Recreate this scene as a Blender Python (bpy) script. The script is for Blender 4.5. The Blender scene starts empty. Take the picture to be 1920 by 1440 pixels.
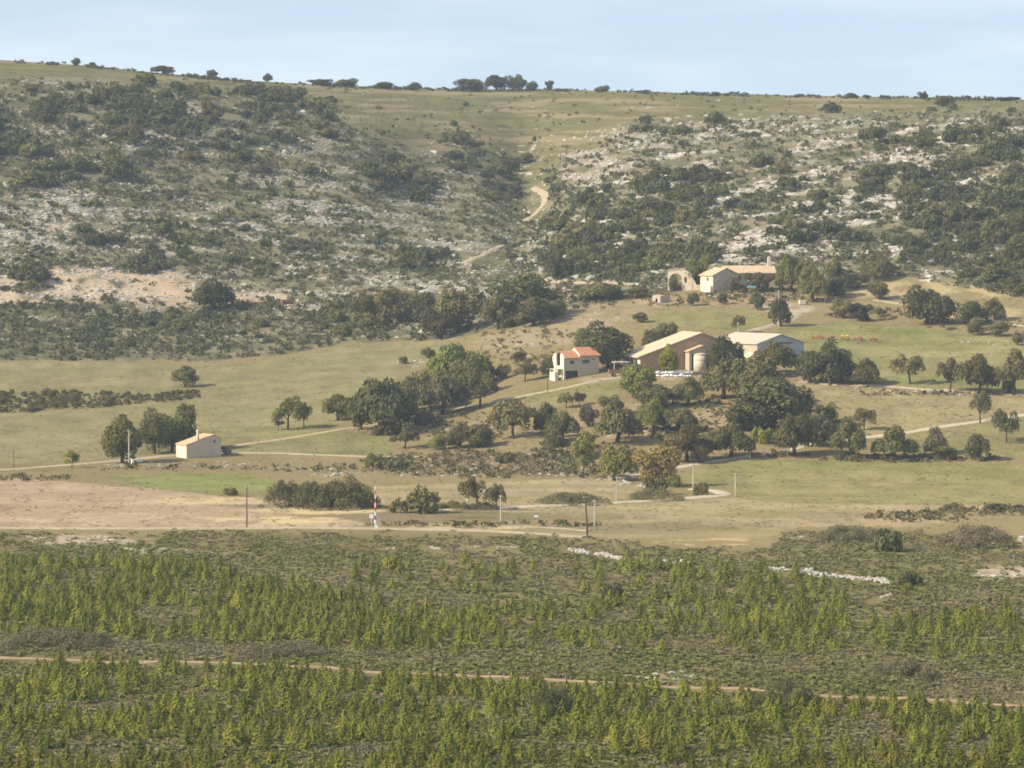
import bpy, math, random
import numpy as np
from mathutils import Vector, Matrix

# ------------------------------------------------------------------ camera, sky, sun, exposure
SC = bpy.context.scene
COL = SC.collection
F = 7818.0                       # focal length in pixels of a 1920-wide picture
PITCH = math.radians(2.52)
SP, CP = math.sin(PITCH), math.cos(PITCH)
cam = bpy.data.objects.new("camera", bpy.data.cameras.new("camera"))
COL.objects.link(cam)
cam.location = (0, 0, 0)
cam.rotation_euler = (math.pi / 2 - PITCH, 0, 0)
cam.data.sensor_fit = 'HORIZONTAL'
cam.data.angle = 2 * math.atan(960 / F)
cam.data.clip_start = 1.0
cam.data.clip_end = 20000
SC.camera = cam

SUN = Vector((-0.79, -0.29, 0.585)).normalized()
sun_el = math.asin(SUN.z)
sun_rot = math.atan2(SUN.x, SUN.y)
world = bpy.data.worlds.new("World")
SC.world = world
world.use_nodes = True
nt = world.node_tree
nt.nodes.clear()
n_out = nt.nodes.new('ShaderNodeOutputWorld')
n_bg = nt.nodes.new('ShaderNodeBackground')
n_sky = nt.nodes.new('ShaderNodeTexSky')
n_sky.sky_type = 'NISHITA'
n_sky.sun_disc = False
n_sky.sun_elevation = sun_el
n_sky.sun_rotation = sun_rot
n_sky.air_density = 1.0
n_sky.dust_density = 1.6
n_sky.ozone_density = 1.5
n_sky.altitude = 900
n_bg.inputs['Strength'].default_value = 0.115
# thin high cloud veils, in sky directions
n_tc = nt.nodes.new('ShaderNodeTexCoord')
n_map = nt.nodes.new('ShaderNodeMapping')
n_map.inputs['Scale'].default_value = (9, 9, 60)
n_map.inputs['Rotation'].default_value = (0, math.radians(-6), 0)
n_noise = nt.nodes.new('ShaderNodeTexNoise')
n_noise.inputs['Scale'].default_value = 1.3
n_noise.inputs['Detail'].default_value = 4
n_ramp = nt.nodes.new('ShaderNodeValToRGB')
n_ramp.color_ramp.elements[0].position = 0.44
n_ramp.color_ramp.elements[1].position = 0.66
n_mul = nt.nodes.new('ShaderNodeMath'); n_mul.operation = 'MULTIPLY'; n_mul.inputs[1].default_value = 0.22
n_mix = nt.nodes.new('ShaderNodeMix'); n_mix.data_type = 'RGBA'
n_mix.inputs['B'].default_value = (7.9, 8.2, 8.3, 1)
L = nt.links.new
L(n_tc.outputs['Generated'], n_map.inputs['Vector'])
L(n_map.outputs['Vector'], n_noise.inputs['Vector'])
L(n_noise.outputs['Fac'], n_ramp.inputs['Fac'])
L(n_ramp.outputs['Color'], n_mul.inputs[0])
n_base = nt.nodes.new('ShaderNodeMath'); n_base.operation = 'ADD'; n_base.inputs[1].default_value = 0.24
L(n_mul.outputs[0], n_base.inputs[0])
L(n_base.outputs[0], n_mix.inputs['Factor'])
# the sky is looked up a little above the horizon haze line
n_add = nt.nodes.new('ShaderNodeVectorMath'); n_add.operation = 'ADD'
n_add.inputs[1].default_value = (0, 0, 0.09)
L(n_tc.outputs['Generated'], n_add.inputs[0])
L(n_add.outputs[0], n_sky.inputs['Vector'])
L(n_sky.outputs['Color'], n_mix.inputs['A'])
L(n_mix.outputs['Result'], n_bg.inputs['Color'])
L(n_bg.outputs['Background'], n_out.inputs['Surface'])

sl = bpy.data.lights.new("sun", 'SUN')
sl.energy = 4.8
sl.angle = math.radians(0.5)
sl.color = (1.0, 0.87, 0.66)
so = bpy.data.objects.new("sun", sl)
COL.objects.link(so)
so.rotation_euler = SUN.to_track_quat('Z', 'Y').to_euler()

SC.view_settings.view_transform = 'Standard'
SC.view_settings.look = 'None'
SC.view_settings.exposure = 0.45
SC.view_settings.gamma = 1
SC.render.film_transparent = False
SC.render.engine = 'CYCLES'
cy = SC.cycles
cy.max_bounces = 4
cy.diffuse_bounces = 2
cy.glossy_bounces = 2
cy.transmission_bounces = 2
cy.volume_bounces = 0
cy.filter_width = 1.7
cy.use_denoising = True
cy.denoiser = 'OPENIMAGEDENOISE'
cy.denoising_input_passes = 'RGB_ALBEDO_NORMAL'

# ------------------------------------------------------------------ numeric helpers
rng = np.random.default_rng(7)
random.seed(7)
_T = np.random.default_rng(99).random((64, 256, 256)).astype(np.float32)


def vnoise(x, y, seed=0):
    x = np.asarray(x, float); y = np.asarray(y, float)
    xi = np.floor(x).astype(int); yi = np.floor(y).astype(int)
    fx = x - xi; fy = y - yi
    fx = fx * fx * (3 - 2 * fx); fy = fy * fy * (3 - 2 * fy)
    T = _T[seed % 64]
    a = T[yi & 255, xi & 255]; b = T[yi & 255, (xi + 1) & 255]
    c = T[(yi + 1) & 255, xi & 255]; d = T[(yi + 1) & 255, (xi + 1) & 255]
    return (a * (1 - fx) + b * fx) * (1 - fy) + (c * (1 - fx) + d * fx) * fy


def fbm(x, y, seed=0, octv=4, gain=0.5):
    s = 0; amp = 1; tot = 0
    for o in range(octv):
        s = s + amp * vnoise(x * 2 ** o + 17.3 * o, y * 2 ** o + 5.1 * o, seed + o)
        tot += amp; amp *= gain
    return s / tot


def sstep(a, b, x):
    t = np.clip((np.asarray(x, float) - a) / (b - a), 0, 1)
    return t * t * (3 - 2 * t)


def poly_in(u, v, poly):
    inside = np.zeros(np.shape(u), bool)
    n = len(poly)
    for i in range(n):
        x0, y0 = poly[i]; x1, y1 = poly[(i + 1) % n]
        if y0 == y1:
            continue
        c = ((y0 > v) != (y1 > v)) & (u < (x1 - x0) * (v - y0) / (y1 - y0) + x0)
        inside ^= c
    return inside


def line(u, pts):
    p = np.array(pts, float)
    return np.interp(u, p[:, 0], p[:, 1])


def pchip(x, xk, yk):
    xk = np.array(xk, float); yk = np.array(yk, float)
    h = np.diff(xk); dl = np.diff(yk) / h
    m = np.zeros_like(yk)
    m[0] = dl[0]; m[-1] = dl[-1]
    for i in range(1, len(xk) - 1):
        if dl[i - 1] * dl[i] > 0:
            w1 = 2 * h[i] + h[i - 1]; w2 = h[i] + 2 * h[i - 1]
            m[i] = (w1 + w2) / (w1 / dl[i - 1] + w2 / dl[i])
    i = np.clip(np.searchsorted(xk, x) - 1, 0, len(xk) - 2)
    t = (x - xk[i]) / h[i]
    return ((1 + 2 * t) * (1 - t) ** 2 * yk[i] + t * (1 - t) ** 2 * h[i] * m[i]
            + t * t * (3 - 2 * t) * yk[i + 1] + t * t * (t - 1) * h[i] * m[i + 1])


# ------------------------------------------------------------------ the lie of the land
CREST = [(-700, 88), (-300, 98), (0, 112), (150, 122), (300, 137), (450, 150), (600, 158), (760, 165), (900, 167),
         (1000, 166), (1200, 172), (1400, 177), (1600, 181), (1760, 183), (1920, 186), (2300, 192), (2700, 194)]
VB = 1500.0
flat = lambda v: 476900.0 / (v - 376)
NEAR = [(v, flat(v)) for v in (1500, 1440, 1320, 1200, 1100, 1000, 950, 900)]
COLS = {
    -700: [(870, 965), (800, 1050), (700, 1180), (680, 1205), (600, 1270), (560, 1295), (500, 1325), (400, 1370), (300, 1420), (200, 1475), (140, 1530), (105, 1640), (88, 1780)],
    0: [(870, 965), (800, 1050), (700, 1180), (680, 1205), (600, 1270), (560, 1295), (500, 1325), (400, 1375), (300, 1430), (200, 1495), (150, 1540), (125, 1640), (112, 1780)],
    350: [(870, 965), (800, 1045), (700, 1175), (660, 1220), (600, 1270), (560, 1300), (500, 1335), (400, 1395), (300, 1455), (200, 1525), (163, 1610), (141, 1790)],
    650: [(870, 960), (800, 1030), (720, 1120), (650, 1215), (600, 1265), (560, 1295), (500, 1340), (400, 1415), (300, 1490), (250, 1540), (215, 1640), (180, 1800), (160, 1980)],
    850: [(870, 955), (800, 1020), (740, 1080), (700, 1130), (650, 1190), (600, 1240), (550, 1290), (500, 1345), (400, 1455), (300, 1575), (250, 1670), (200, 1850), (166, 2060)],
    900: [(870, 954), (800, 1013), (740, 1068), (700, 1112), (650, 1175), (600, 1228), (550, 1285), (500, 1340), (450, 1390), (400, 1447), (350, 1515), (300, 1590), (250, 1690), (200, 1860), (166, 2060)],
    985: [(870, 950), (800, 1005), (740, 1050), (700, 1085), (650, 1150), (600, 1212), (550, 1288), (500, 1357), (450, 1427), (400, 1504), (350, 1590), (300, 1666), (250, 1755), (200, 1893), (166, 2060)],
    1065: [(870, 947), (800, 1000), (740, 1042), (700, 1074), (650, 1133), (600, 1195), (550, 1255), (500, 1312), (450, 1363), (400, 1420), (350, 1485), (300, 1560), (250, 1670), (215, 1780), (190, 1900), (168, 2055)],
    1150: [(870, 945), (800, 995), (740, 1035), (700, 1065), (650, 1120), (600, 1180), (550, 1240), (500, 1290), (400, 1385), (300, 1500), (250, 1590), (220, 1680), (190, 1850), (170, 2050)],
    1400: [(870, 945), (800, 995), (740, 1035), (700, 1065), (650, 1115), (600, 1170), (560, 1215), (540, 1232), (500, 1265), (400, 1340), (300, 1440), (250, 1520), (215, 1650), (190, 1850), (177, 2000)],
    1650: [(870, 945), (800, 990), (740, 1030), (700, 1065), (640, 1125), (600, 1170), (560, 1210), (500, 1255), (400, 1325), (300, 1410), (240, 1500), (210, 1620), (190, 1800), (182, 1950)],
    1920: [(870, 945), (800, 985), (740, 1025), (700, 1060), (640, 1120), (600, 1160), (560, 1195), (500, 1240), (400, 1305), (300, 1380), (250, 1440), (220, 1510), (200, 1650), (186, 1850)],
    2700: [(870, 945), (800, 985), (740, 1025), (700, 1060), (640, 1120), (600, 1160), (560, 1195), (500, 1240), (400, 1305), (300, 1380), (250, 1440), (220, 1510), (206, 1650), (194, 1850)],
}
NS, NU = 1200, 426
S_AX = np.linspace(0, 1, NS)
U_AX = np.linspace(-700, 2700, NU)
_ck = sorted(COLS)
_cd = []
for k in _ck:
    pts = sorted(NEAR + COLS[k])
    vk = np.array([p[0] for p in pts]); dk = np.array([p[1] for p in pts])
    vc = line(k, CREST)
    sk = (vk - vc) / (VB - vc)
    _cd.append(pchip(S_AX, sk, dk))
_cd = np.array(_cd)
DT = np.empty((NS, NU))
for i in range(NS):
    DT[i] = pchip(U_AX, _ck, _cd[:, i])
# soften the control columns sideways
for _ in range(18):
    P_ = np.pad(DT, ((0, 0), (1, 1)), 'edge')
    DT = (P_[:, :-2] + 2 * P_[:, 1:-1] + P_[:, 2:]) / 4


def depth(u, v):
    vc = line(u, CREST)
    s = np.clip((v - vc) / (VB - vc), 0, 1) * (NS - 1)
    t = np.clip((np.asarray(u, float) + 700) / 3400, 0, 1) * (NU - 1)
    i = np.minimum(s.astype(int), NS - 2); j = np.minimum(t.astype(int), NU - 2)
    fs = s - i; ft = t - j
    return ((DT[i, j] * (1 - ft) + DT[i, j + 1] * ft) * (1 - fs) + (DT[i + 1, j] * (1 - ft) + DT[i + 1, j + 1] * ft) * fs)


HILL_FOOT = [(-700, 680), (0, 676), (400, 676), (550, 662), (650, 642), (830, 640), (900, 622), (1000, 600), (1060, 575), (1250, 548),
             (1330, 520), (1500, 520), (1700, 520), (1800, 540), (1920, 560), (2700, 570)]


def bump(x, y, u, v):
    hill = sstep(10, -70, v - line(u, HILL_FOOT)) * sstep(0, 40, v - line(u, CREST))
    scrub = sstep(990, 1040, v)
    z = hill * (2.6 * (fbm(x / 48, y / 60, 3, 3) - 0.5) + 0.9 * (fbm(x / 5.5, y / 7, 9, 3) - 0.5))
    z = z + (0.10 + 0.35 * scrub) * (fbm(x / 6, y / 8, 20, 3) - 0.5) + 0.5 * (fbm(x / 38, y / 50, 30, 2) - 0.5) * (1 - hill)
    return z


def pt(u, v):
    """A point of the land seen at picture position u, v (1920 x 1440)."""
    u = np.atleast_1d(np.asarray(u, float)); v = np.atleast_1d(np.asarray(v, float))
    d = depth(u, v)
    a = (u - 960) / F; b = -(v - 720) / F
    dy = CP + b * SP; dz = -SP + b * CP
    x = a / dy * d; z = dz / dy * d
    return np.stack([x, d, z + bump(x, d, u, v)], -1)


def P1(u, v):
    return Vector(pt(u, v)[0])


def ppm(u, v):
    return F / float(depth(np.array([u], float), np.array([v], float))[0])


# ------------------------------------------------------------------ mesh and object helpers
def make_mesh(name, V, Q, mats, colors=None, smooth=False, mi=None):
    """V (n,3); Q (m,k) one face size, or list of such arrays."""
    me = bpy.data.meshes.new(name)
    if not isinstance(Q, list):
        Q = [Q]
    V = np.asarray(V, np.float32)
    lv = np.concatenate([np.asarray(q).ravel() for q in Q]).astype(np.int32)
    sizes = np.concatenate([np.full(len(q), np.asarray(q).shape[1]) for q in Q]).astype(np.int32)
    starts = np.concatenate([[0], np.cumsum(sizes)[:-1]]).astype(np.int32)
    me.vertices.add(len(V)); me.vertices.foreach_set('co', V.ravel())
    me.loops.add(len(lv)); me.loops.foreach_set('vertex_index', lv)
    me.polygons.add(len(sizes)); me.polygons.foreach_set('loop_start', starts)
    if mi is not None:
        me.polygons.foreach_set('material_index', np.asarray(mi, np.int32))
    me.polygons.foreach_set('use_smooth', np.full(len(sizes), smooth))
    if colors is not None:
        at = me.attributes.new('tint', 'FLOAT_COLOR', 'POINT')
        c = np.ones((len(V), 4), np.float32); c[:, :3] = colors
        at.data.foreach_set('color', c.ravel())
    for m in (mats if isinstance(mats, (list, tuple)) else [mats]):
        me.materials.append(m)
    me.update(calc_edges=True)
    me.validate()
    return me


def link(name, me, parent=None, loc=None):
    o = bpy.data.objects.new(name, me)
    COL.objects.link(o)
    if parent is not None:
        o.parent = parent
    if loc is not None:
        o.location = loc
    return o


def tag(o, label=None, cat=None, group=None, kind=None):
    if label: o['label'] = label
    if cat: o['category'] = cat
    if group: o['group'] = group
    if kind: o['kind'] = kind
    return o


def thing(name, label, cat, loc, rz=0.0, group=None):
    o = bpy.data.objects.new(name, None)
    COL.objects.link(o)
    o.empty_display_size = 0.3
    o.location = loc; o.rotation_euler = (0, 0, rz)
    return tag(o, label, cat, group)


class MB:
    """collects boxes, tubes and prisms into one mesh"""
    def __init__(s):
        s.v = []; s.f = []

    def add(s, V, Fc):
        n = len(s.v)
        s.v += [tuple(p) for p in V]
        s.f += [tuple(i + n for i in f) for f in Fc]
        return s

    def box(s, c, size, rz=0.0, taper=1.0):
        x, y, z = size[0] / 2, size[1] / 2, size[2] / 2
        cs, sn = math.cos(rz), math.sin(rz)
        V = []
        for k in (-1, 1):
            t = taper if k > 0 else 1
            for i, j in ((-1, -1), (1, -1), (1, 1), (-1, 1)):
                px, py = i * x * t, j * y * t
                V.append((c[0] + px * cs - py * sn, c[1] + px * sn + py * cs, c[2] + k * z))
        return s.add(V, [(3, 2, 1, 0), (4, 5, 6, 7), (0, 1, 5, 4), (1, 2, 6, 5), (2, 3, 7, 6), (3, 0, 4, 7)])

    def hexa(s, b, t):
        V = list(b) + list(t); n = len(b)
        return s.add(V, [tuple(range(n - 1, -1, -1)), tuple(range(n, 2 * n))] + [(i, (i + 1) % n, n + (i + 1) % n, n + i) for i in range(n)])

    def tube(s, pts, rad, n=7, cap=True):
        pts = [Vector(p) for p in pts]
        V = []; Fc = []
        for i, p in enumerate(pts):
            d = (pts[min(i + 1, len(pts) - 1)] - pts[max(i - 1, 0)]).normalized()
            a = d.cross(Vector((0.3, 1, 0.1)))
            if a.length < 1e-3: a = d.cross(Vector((1, 0, 0)))
            a.normalize(); b = d.cross(a)
            r = rad[i] if isinstance(rad, (list, tuple)) else rad
            for k in range(n):
                t = 2 * math.pi * k / n
                V.append(p + a * (math.cos(t) * r) + b * (math.sin(t) * r))
        for i in range(len(pts) - 1):
            for k in range(n):
                Fc.append((i * n + k, i * n + (k + 1) % n, (i + 1) * n + (k + 1) % n, (i + 1) * n + k))
        if cap:
            Fc.append(tuple(range(n - 1, -1, -1))); Fc.append(tuple((len(pts) - 1) * n + k for k in range(n)))
        return s.add(V, Fc)

    def cyl(s, c, axis, r, h, n=14, r2=None):
        c = Vector(c); ax = Vector(axis).normalized()
        return s.tube([c - ax * h / 2, c + ax * h / 2], [r, r if r2 is None else r2], n)

    def ball(s, c, r, seg=10, rings=6, jit=0.0, rnd=None):
        V = []; Fc = []
        for i in range(rings + 1):
            ph = math.pi * i / rings
            for k in range(seg):
                t = 2 * math.pi * k / seg
                q = 1 + (rnd.uniform(-jit, jit) if rnd else 0)
                V.append((c[0] + r[0] * q * math.sin(ph) * math.cos(t), c[1] + r[1] * q * math.sin(ph) * math.sin(t), c[2] + r[2] * q * math.cos(ph)))
        for i in range(rings):
            for k in range(seg):
                Fc.append((i * seg + k, (i + 1) * seg + k, (i + 1) * seg + (k + 1) % seg, i * seg + (k + 1) % seg))
        return s.add(V, Fc)

    def build(s, name, m, parent=None, smooth=False, loc=None):
        me = bpy.data.meshes.new(name)
        me.from_pydata([tuple(p) for p in s.v], [], s.f)
        me.materials.append(m)
        if smooth:
            me.polygons.foreach_set('use_smooth', np.full(len(me.polygons), True))
        me.update()
        return link(name, me, parent, loc)


# ------------------------------------------------------------------ materials
def new_mat(name):
    m = bpy.data.materials.new(name); m.use_nodes = True
    t = m.node_tree; t.nodes.clear()
    return m, t, t.nodes.new('ShaderNodeOutputMaterial')


def rough_mat(name, c1, c2, scale=2.0, rough=0.9, bump_s=0.15, metal=0.0, detail=5, stretch=(1, 1, 1), spec=0.25):
    m, t, out = new_mat(name)
    b = t.nodes.new('ShaderNodeBsdfPrincipled')
    tc = t.nodes.new('ShaderNodeTexCoord'); mp = t.nodes.new('ShaderNodeMapping')
    mp.inputs['Scale'].default_value = stretch
    nz = t.nodes.new('ShaderNodeTexNoise'); nz.inputs['Scale'].default_value = scale; nz.inputs['Detail'].default_value = detail
    rp = t.nodes.new('ShaderNodeValToRGB')
    rp.color_ramp.elements[0].position = 0.3; rp.color_ramp.elements[1].position = 0.72
    rp.color_ramp.elements[0].color = (*c1, 1); rp.color_ramp.elements[1].color = (*c2, 1)
    t.links.new(tc.outputs['Object'], mp.inputs['Vector']); t.links.new(mp.outputs['Vector'], nz.inputs['Vector'])
    t.links.new(nz.outputs['Fac'], rp.inputs['Fac']); t.links.new(rp.outputs['Color'], b.inputs['Base Color'])
    b.inputs['Roughness'].default_value = rough; b.inputs['Metallic'].default_value = metal
    b.inputs['Specular IOR Level'].default_value = spec
    if bump_s:
        bp = t.nodes.new('ShaderNodeBump'); bp.inputs['Strength'].default_value = bump_s; bp.inputs['Distance'].default_value = 0.1
        t.links.new(nz.outputs['Fac'], bp.inputs['Height']); t.links.new(bp.outputs['Normal'], b.inputs['Normal'])
    t.links.new(b.outputs['BSDF'], out.inputs['Surface'])
    return m


def leaf_mat(name, c1, c2, vary=0.25, trans=0.22, tint=False, nscale=0.35, hue=(0.475, 0.515)):
    """foliage: two leaf colours in clumps, a shift for every plant, some light through the leaves"""
    m, t, out = new_mat(name)
    N = t.nodes.new
    if tint:
        at = N('ShaderNodeAttribute'); at.attribute_name = 'tint'
        col = at.outputs['Color']
    else:
        geo = N('ShaderNodeNewGeometry')
        nz = N('ShaderNodeTexNoise'); nz.inputs['Scale'].default_value = nscale; nz.inputs['Detail'].default_value = 3
        t.links.new(geo.outputs['Position'], nz.inputs['Vector'])
        rp = N('ShaderNodeValToRGB'); rp.color_ramp.elements[0].position = 0.35; rp.color_ramp.elements[1].position = 0.68
        rp.color_ramp.elements[0].color = (*c1, 1); rp.color_ramp.elements[1].color = (*c2, 1)
        t.links.new(nz.outputs['Fac'], rp.inputs['Fac'])
        oi = N('ShaderNodeObjectInfo')
        hs = N('ShaderNodeHueSaturation')
        mr = N('ShaderNodeMapRange'); mr.inputs['To Min'].default_value = 1 - vary; mr.inputs['To Max'].default_value = 1 + vary
        t.links.new(oi.outputs['Random'], mr.inputs['Value']); t.links.new(mr.outputs['Result'], hs.inputs['Value'])
        mh = N('ShaderNodeMapRange'); mh.inputs['To Min'].default_value = hue[0]; mh.inputs['To Max'].default_value = hue[1]
        ml = N('ShaderNodeMath'); ml.operation = 'MULTIPLY'; ml.inputs[1].default_value = 7.31
        fr = N('ShaderNodeMath'); fr.operation = 'FRACT'
        t.links.new(oi.outputs['Random'], ml.inputs[0]); t.links.new(ml.outputs[0], fr.inputs[0]); t.links.new(fr.outputs[0], mh.inputs['Value'])
        t.links.new(mh.outputs['Result'], hs.inputs['Hue'])
        t.links.new(rp.outputs['Color'], hs.inputs['Color'])
        col = hs.outputs['Color']
    d = N('ShaderNodeBsdfDiffuse'); tr = N('ShaderNodeBsdfTranslucent'); mx = N('ShaderNodeMixShader')
    mx.inputs['Fac'].default_value = trans
    t.links.new(col, d.inputs['Color']); t.links.new(col, tr.inputs['Color'])
    t.links.new(d.outputs[0], mx.inputs[1]); t.links.new(tr.outputs[0], mx.inputs[2])
    t.links.new(mx.outputs[0], out.inputs['Surface'])
    return m


def ground_mat(name):
    m, t, out = new_mat(name)
    N = t.nodes.new
    at = N('ShaderNodeAttribute'); at.attribute_name = 'tint'
    geo = N('ShaderNodeNewGeometry')
    nz = N('ShaderNodeTexNoise'); nz.inputs['Scale'].default_value = 0.9; nz.inputs['Detail'].default_value = 6; nz.inputs['Roughness'].default_value = 0.65
    t.links.new(geo.outputs['Position'], nz.inputs['Vector'])
    mr = N('ShaderNodeMapRange'); mr.inputs['From Min'].default_value = 0.25; mr.inputs['From Max'].default_value = 0.75
    mr.inputs['To Min'].default_value = 0.72; mr.inputs['To Max'].default_value = 1.28
    t.links.new(nz.outputs['Fac'], mr.inputs['Value'])
    mul = N('ShaderNodeVectorMath'); mul.operation = 'SCALE'
    t.links.new(at.outputs['Color'], mul.inputs[0]); t.links.new(mr.outputs['Result'], mul.inputs['Scale'])
    d = N('ShaderNodeBsdfDiffuse'); d.inputs['Roughness'].default_value = 0.6
    t.links.new(mul.outputs[0], d.inputs['Color'])
    bp = N('ShaderNodeBump'); bp.inputs['Strength'].default_value = 0.35; bp.inputs['Distance'].default_value = 0.25
    t.links.new(nz.outputs['Fac'], bp.inputs['Height']); t.links.new(bp.outputs['Normal'], d.inputs['Normal'])
    t.links.new(d.outputs[0], out.inputs['Surface'])
    return m


def tile_mat(name, c1, c2, c3, across=(2.6, 0, 0)):
    """clay tiles: rows of half-round tiles running down the slope"""
    m, t, out = new_mat(name)
    N = t.nodes.new
    b = N('ShaderNodeBsdfPrincipled'); b.inputs['Roughness'].default_value = 0.85; b.inputs['Specular IOR Level'].default_value = 0.2
    tc = N('ShaderNodeTexCoord')
    wv = N('ShaderNodeTexWave'); wv.inputs['Scale'].default_value = 0.9; wv.inputs['Distortion'].default_value = 0.6
    mp = N('ShaderNodeMapping'); mp.inputs['Scale'].default_value = (1, 1, 1); mp.inputs['Rotation'].default_value = (0, 0, across[1])
    t.links.new(tc.outputs['Object'], mp.inputs['Vector']); t.links.new(mp.outputs['Vector'], wv.inputs['Vector'])
    nz = N('ShaderNodeTexNoise'); nz.inputs['Scale'].default_value = 1.7; nz.inputs['Detail'].default_value = 6
    t.links.new(tc.outputs['Object'], nz.inputs['Vector'])
    rp = N('ShaderNodeValToRGB'); e = rp.color_ramp.elements
    e[0].position = 0.3; e[0].color = (*c1, 1); e[1].position = 0.75; e[1].color = (*c3, 1)
    k = e.new(0.52); k.color = (*c2, 1)
    t.links.new(nz.outputs['Fac'], rp.inputs['Fac']); t.links.new(rp.outputs['Color'], b.inputs['Base Color'])
    bp = N('ShaderNodeBump'); bp.inputs['Strength'].default_value = 0.5; bp.inputs['Distance'].default_value = 0.12
    t.links.new(wv.outputs['Fac'], bp.inputs['Height']); t.links.new(bp.outputs['Normal'], b.inputs['Normal'])
    t.links.new(b.outputs['BSDF'], out.inputs['Surface'])
    return m


M = {}
M['ground'] = ground_mat('ground')
M['track'] = rough_mat('track', (0.32, 0.26, 0.17), (0.46, 0.38, 0.26), 0.6, 1.0, 0.1)
M['asphalt'] = rough_mat('pale_road', (0.44, 0.37, 0.26), (0.52, 0.45, 0.33), 0.5, 0.95, 0.05)
M['red_track'] = rough_mat('red_track', (0.27, 0.18, 0.10), (0.40, 0.29, 0.18), 0.5, 1.0, 0.2)
M['rock'] = rough_mat('limestone', (0.30, 0.278, 0.243), (0.50, 0.467, 0.41), 0.9, 0.95, 0.4)
M['oak'] = leaf_mat('oak_leaves', (0.133, 0.129, 0.049), (0.236, 0.216, 0.090), 0.30)
M['darkoak'] = leaf_mat('dark_oak_leaves', (0.090, 0.095, 0.041), (0.160, 0.154, 0.066), 0.25)
M['light'] = leaf_mat('light_leaves', (0.162, 0.175, 0.048), (0.275, 0.265, 0.084), 0.2, 0.3)
M['grey'] = leaf_mat('grey_leaves', (0.152, 0.145, 0.076), (0.236, 0.216, 0.118), 0.2, 0.3)
M['autumn'] = leaf_mat('autumn_leaves', (0.320, 0.240, 0.080), (0.440, 0.345, 0.120), 0.05, 0.3, hue=(0.5, 0.505))
M['yellow'] = leaf_mat('yellow_leaves', (0.210, 0.238, 0.042), (0.308, 0.294, 0.056), 0.1, 0.3)
M['cedar'] = leaf_mat('cedar_needles', (0.168, 0.188, 0.033), (0.258, 0.262, 0.052), 0.28, 0.35, nscale=0.5)
M['scrub'] = leaf_mat('scrub_leaves', (0, 0, 0), (0, 0, 0), 0, 0.28, tint=True)
M['bark'] = rough_mat('bark', (0.05, 0.04, 0.03), (0.11, 0.09, 0.07), 3, 0.95, 0.4)
M['render_white'] = rough_mat('white_render', (0.66, 0.58, 0.45), (0.74, 0.67, 0.54), 0.5, 0.9, 0.03)
M['render_cream'] = rough_mat('cream_render', (0.46, 0.38, 0.28), (0.54, 0.45, 0.34), 0.5, 0.9, 0.05)
M['render_pink_shade'] = rough_mat('pinkish_shade_render', (0.55, 0.44, 0.33), (0.61, 0.50, 0.385), 0.5, 0.9, 0.03)  # pink of the chimney; on the hut walls a shade tone put into the colour
M['render_silo'] = rough_mat('cream_sheet', (0.58, 0.50, 0.38), (0.66, 0.58, 0.46), 0.8, 0.7, 0.03)
M['brick'] = rough_mat('brown_brickwork', (0.37, 0.235, 0.14), (0.50, 0.345, 0.215), 0.9, 0.95, 0.2, stretch=(1, 1, 2.5))
M['old_stone'] = rough_mat('old_stonework', (0.42, 0.35, 0.27), (0.62, 0.54, 0.42), 1.3, 0.95, 0.5)
M['arch_stone'] = rough_mat('pale_stonework', (0.52, 0.43, 0.30), (0.70, 0.60, 0.45), 1.1, 0.95, 0.4)
M['metal_wall'] = rough_mat('grey_sheet_wall', (0.34, 0.345, 0.36), (0.41, 0.41, 0.42), 0.6, 0.6, 0.03, stretch=(3, 3, 0.3))
M['roof_clay'] = tile_mat('clay_tiles', (0.46, 0.32, 0.19), (0.56, 0.41, 0.26), (0.64, 0.51, 0.35))
M['roof_old'] = tile_mat('old_pale_tiles', (0.50, 0.36, 0.22), (0.60, 0.46, 0.30), (0.68, 0.56, 0.40))
M['roof_red'] = tile_mat('red_tiles', (0.43, 0.185, 0.10), (0.50, 0.24, 0.135), (0.54, 0.31, 0.20))
M['roof_tan'] = tile_mat('tan_sheets', (0.52, 0.41, 0.26), (0.60, 0.48, 0.32), (0.66, 0.56, 0.40))
M['roof_pale'] = tile_mat('pale_sheets', (0.48, 0.42, 0.31), (0.54, 0.48, 0.37), (0.58, 0.52, 0.42))
M['glass'] = rough_mat('window_glass', (0.03, 0.04, 0.05), (0.06, 0.07, 0.08), 1, 0.15, 0, spec=0.5)
M['frame'] = rough_mat('window_frame', (0.5, 0.48, 0.44), (0.6, 0.58, 0.52), 2, 0.6, 0)
M['dark_wood'] = rough_mat('dark_wood', (0.07, 0.05, 0.035), (0.13, 0.10, 0.07), 3, 0.9, 0.3, stretch=(1, 1, 0.2))
M['pole_pale'] = rough_mat('concrete_pole', (0.40, 0.36, 0.30), (0.52, 0.48, 0.41), 2, 0.9, 0.1)
M['white_paint'] = rough_mat('white_paint', (0.72, 0.71, 0.68), (0.82, 0.81, 0.78), 2, 0.55, 0)
M['red_paint'] = rough_mat('red_paint', (0.42, 0.03, 0.03), (0.52, 0.05, 0.04), 2, 0.55, 0)
M['orange_paint'] = rough_mat('orange_paint', (0.50, 0.14, 0.03), (0.62, 0.20, 0.05), 1.5, 0.6, 0)
M['rust_paint'] = rough_mat('faded_red_paint', (0.40, 0.12, 0.06), (0.50, 0.18, 0.10), 1.5, 0.7, 0)
M['yellow_paint'] = rough_mat('yellow_paint', (0.70, 0.45, 0.03), (0.80, 0.54, 0.06), 1.5, 0.5, 0)
M['green_paint'] = rough_mat('dark_green_paint', (0.035, 0.055, 0.045), (0.06, 0.08, 0.065), 1.5, 0.4, 0, spec=0.5)
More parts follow.
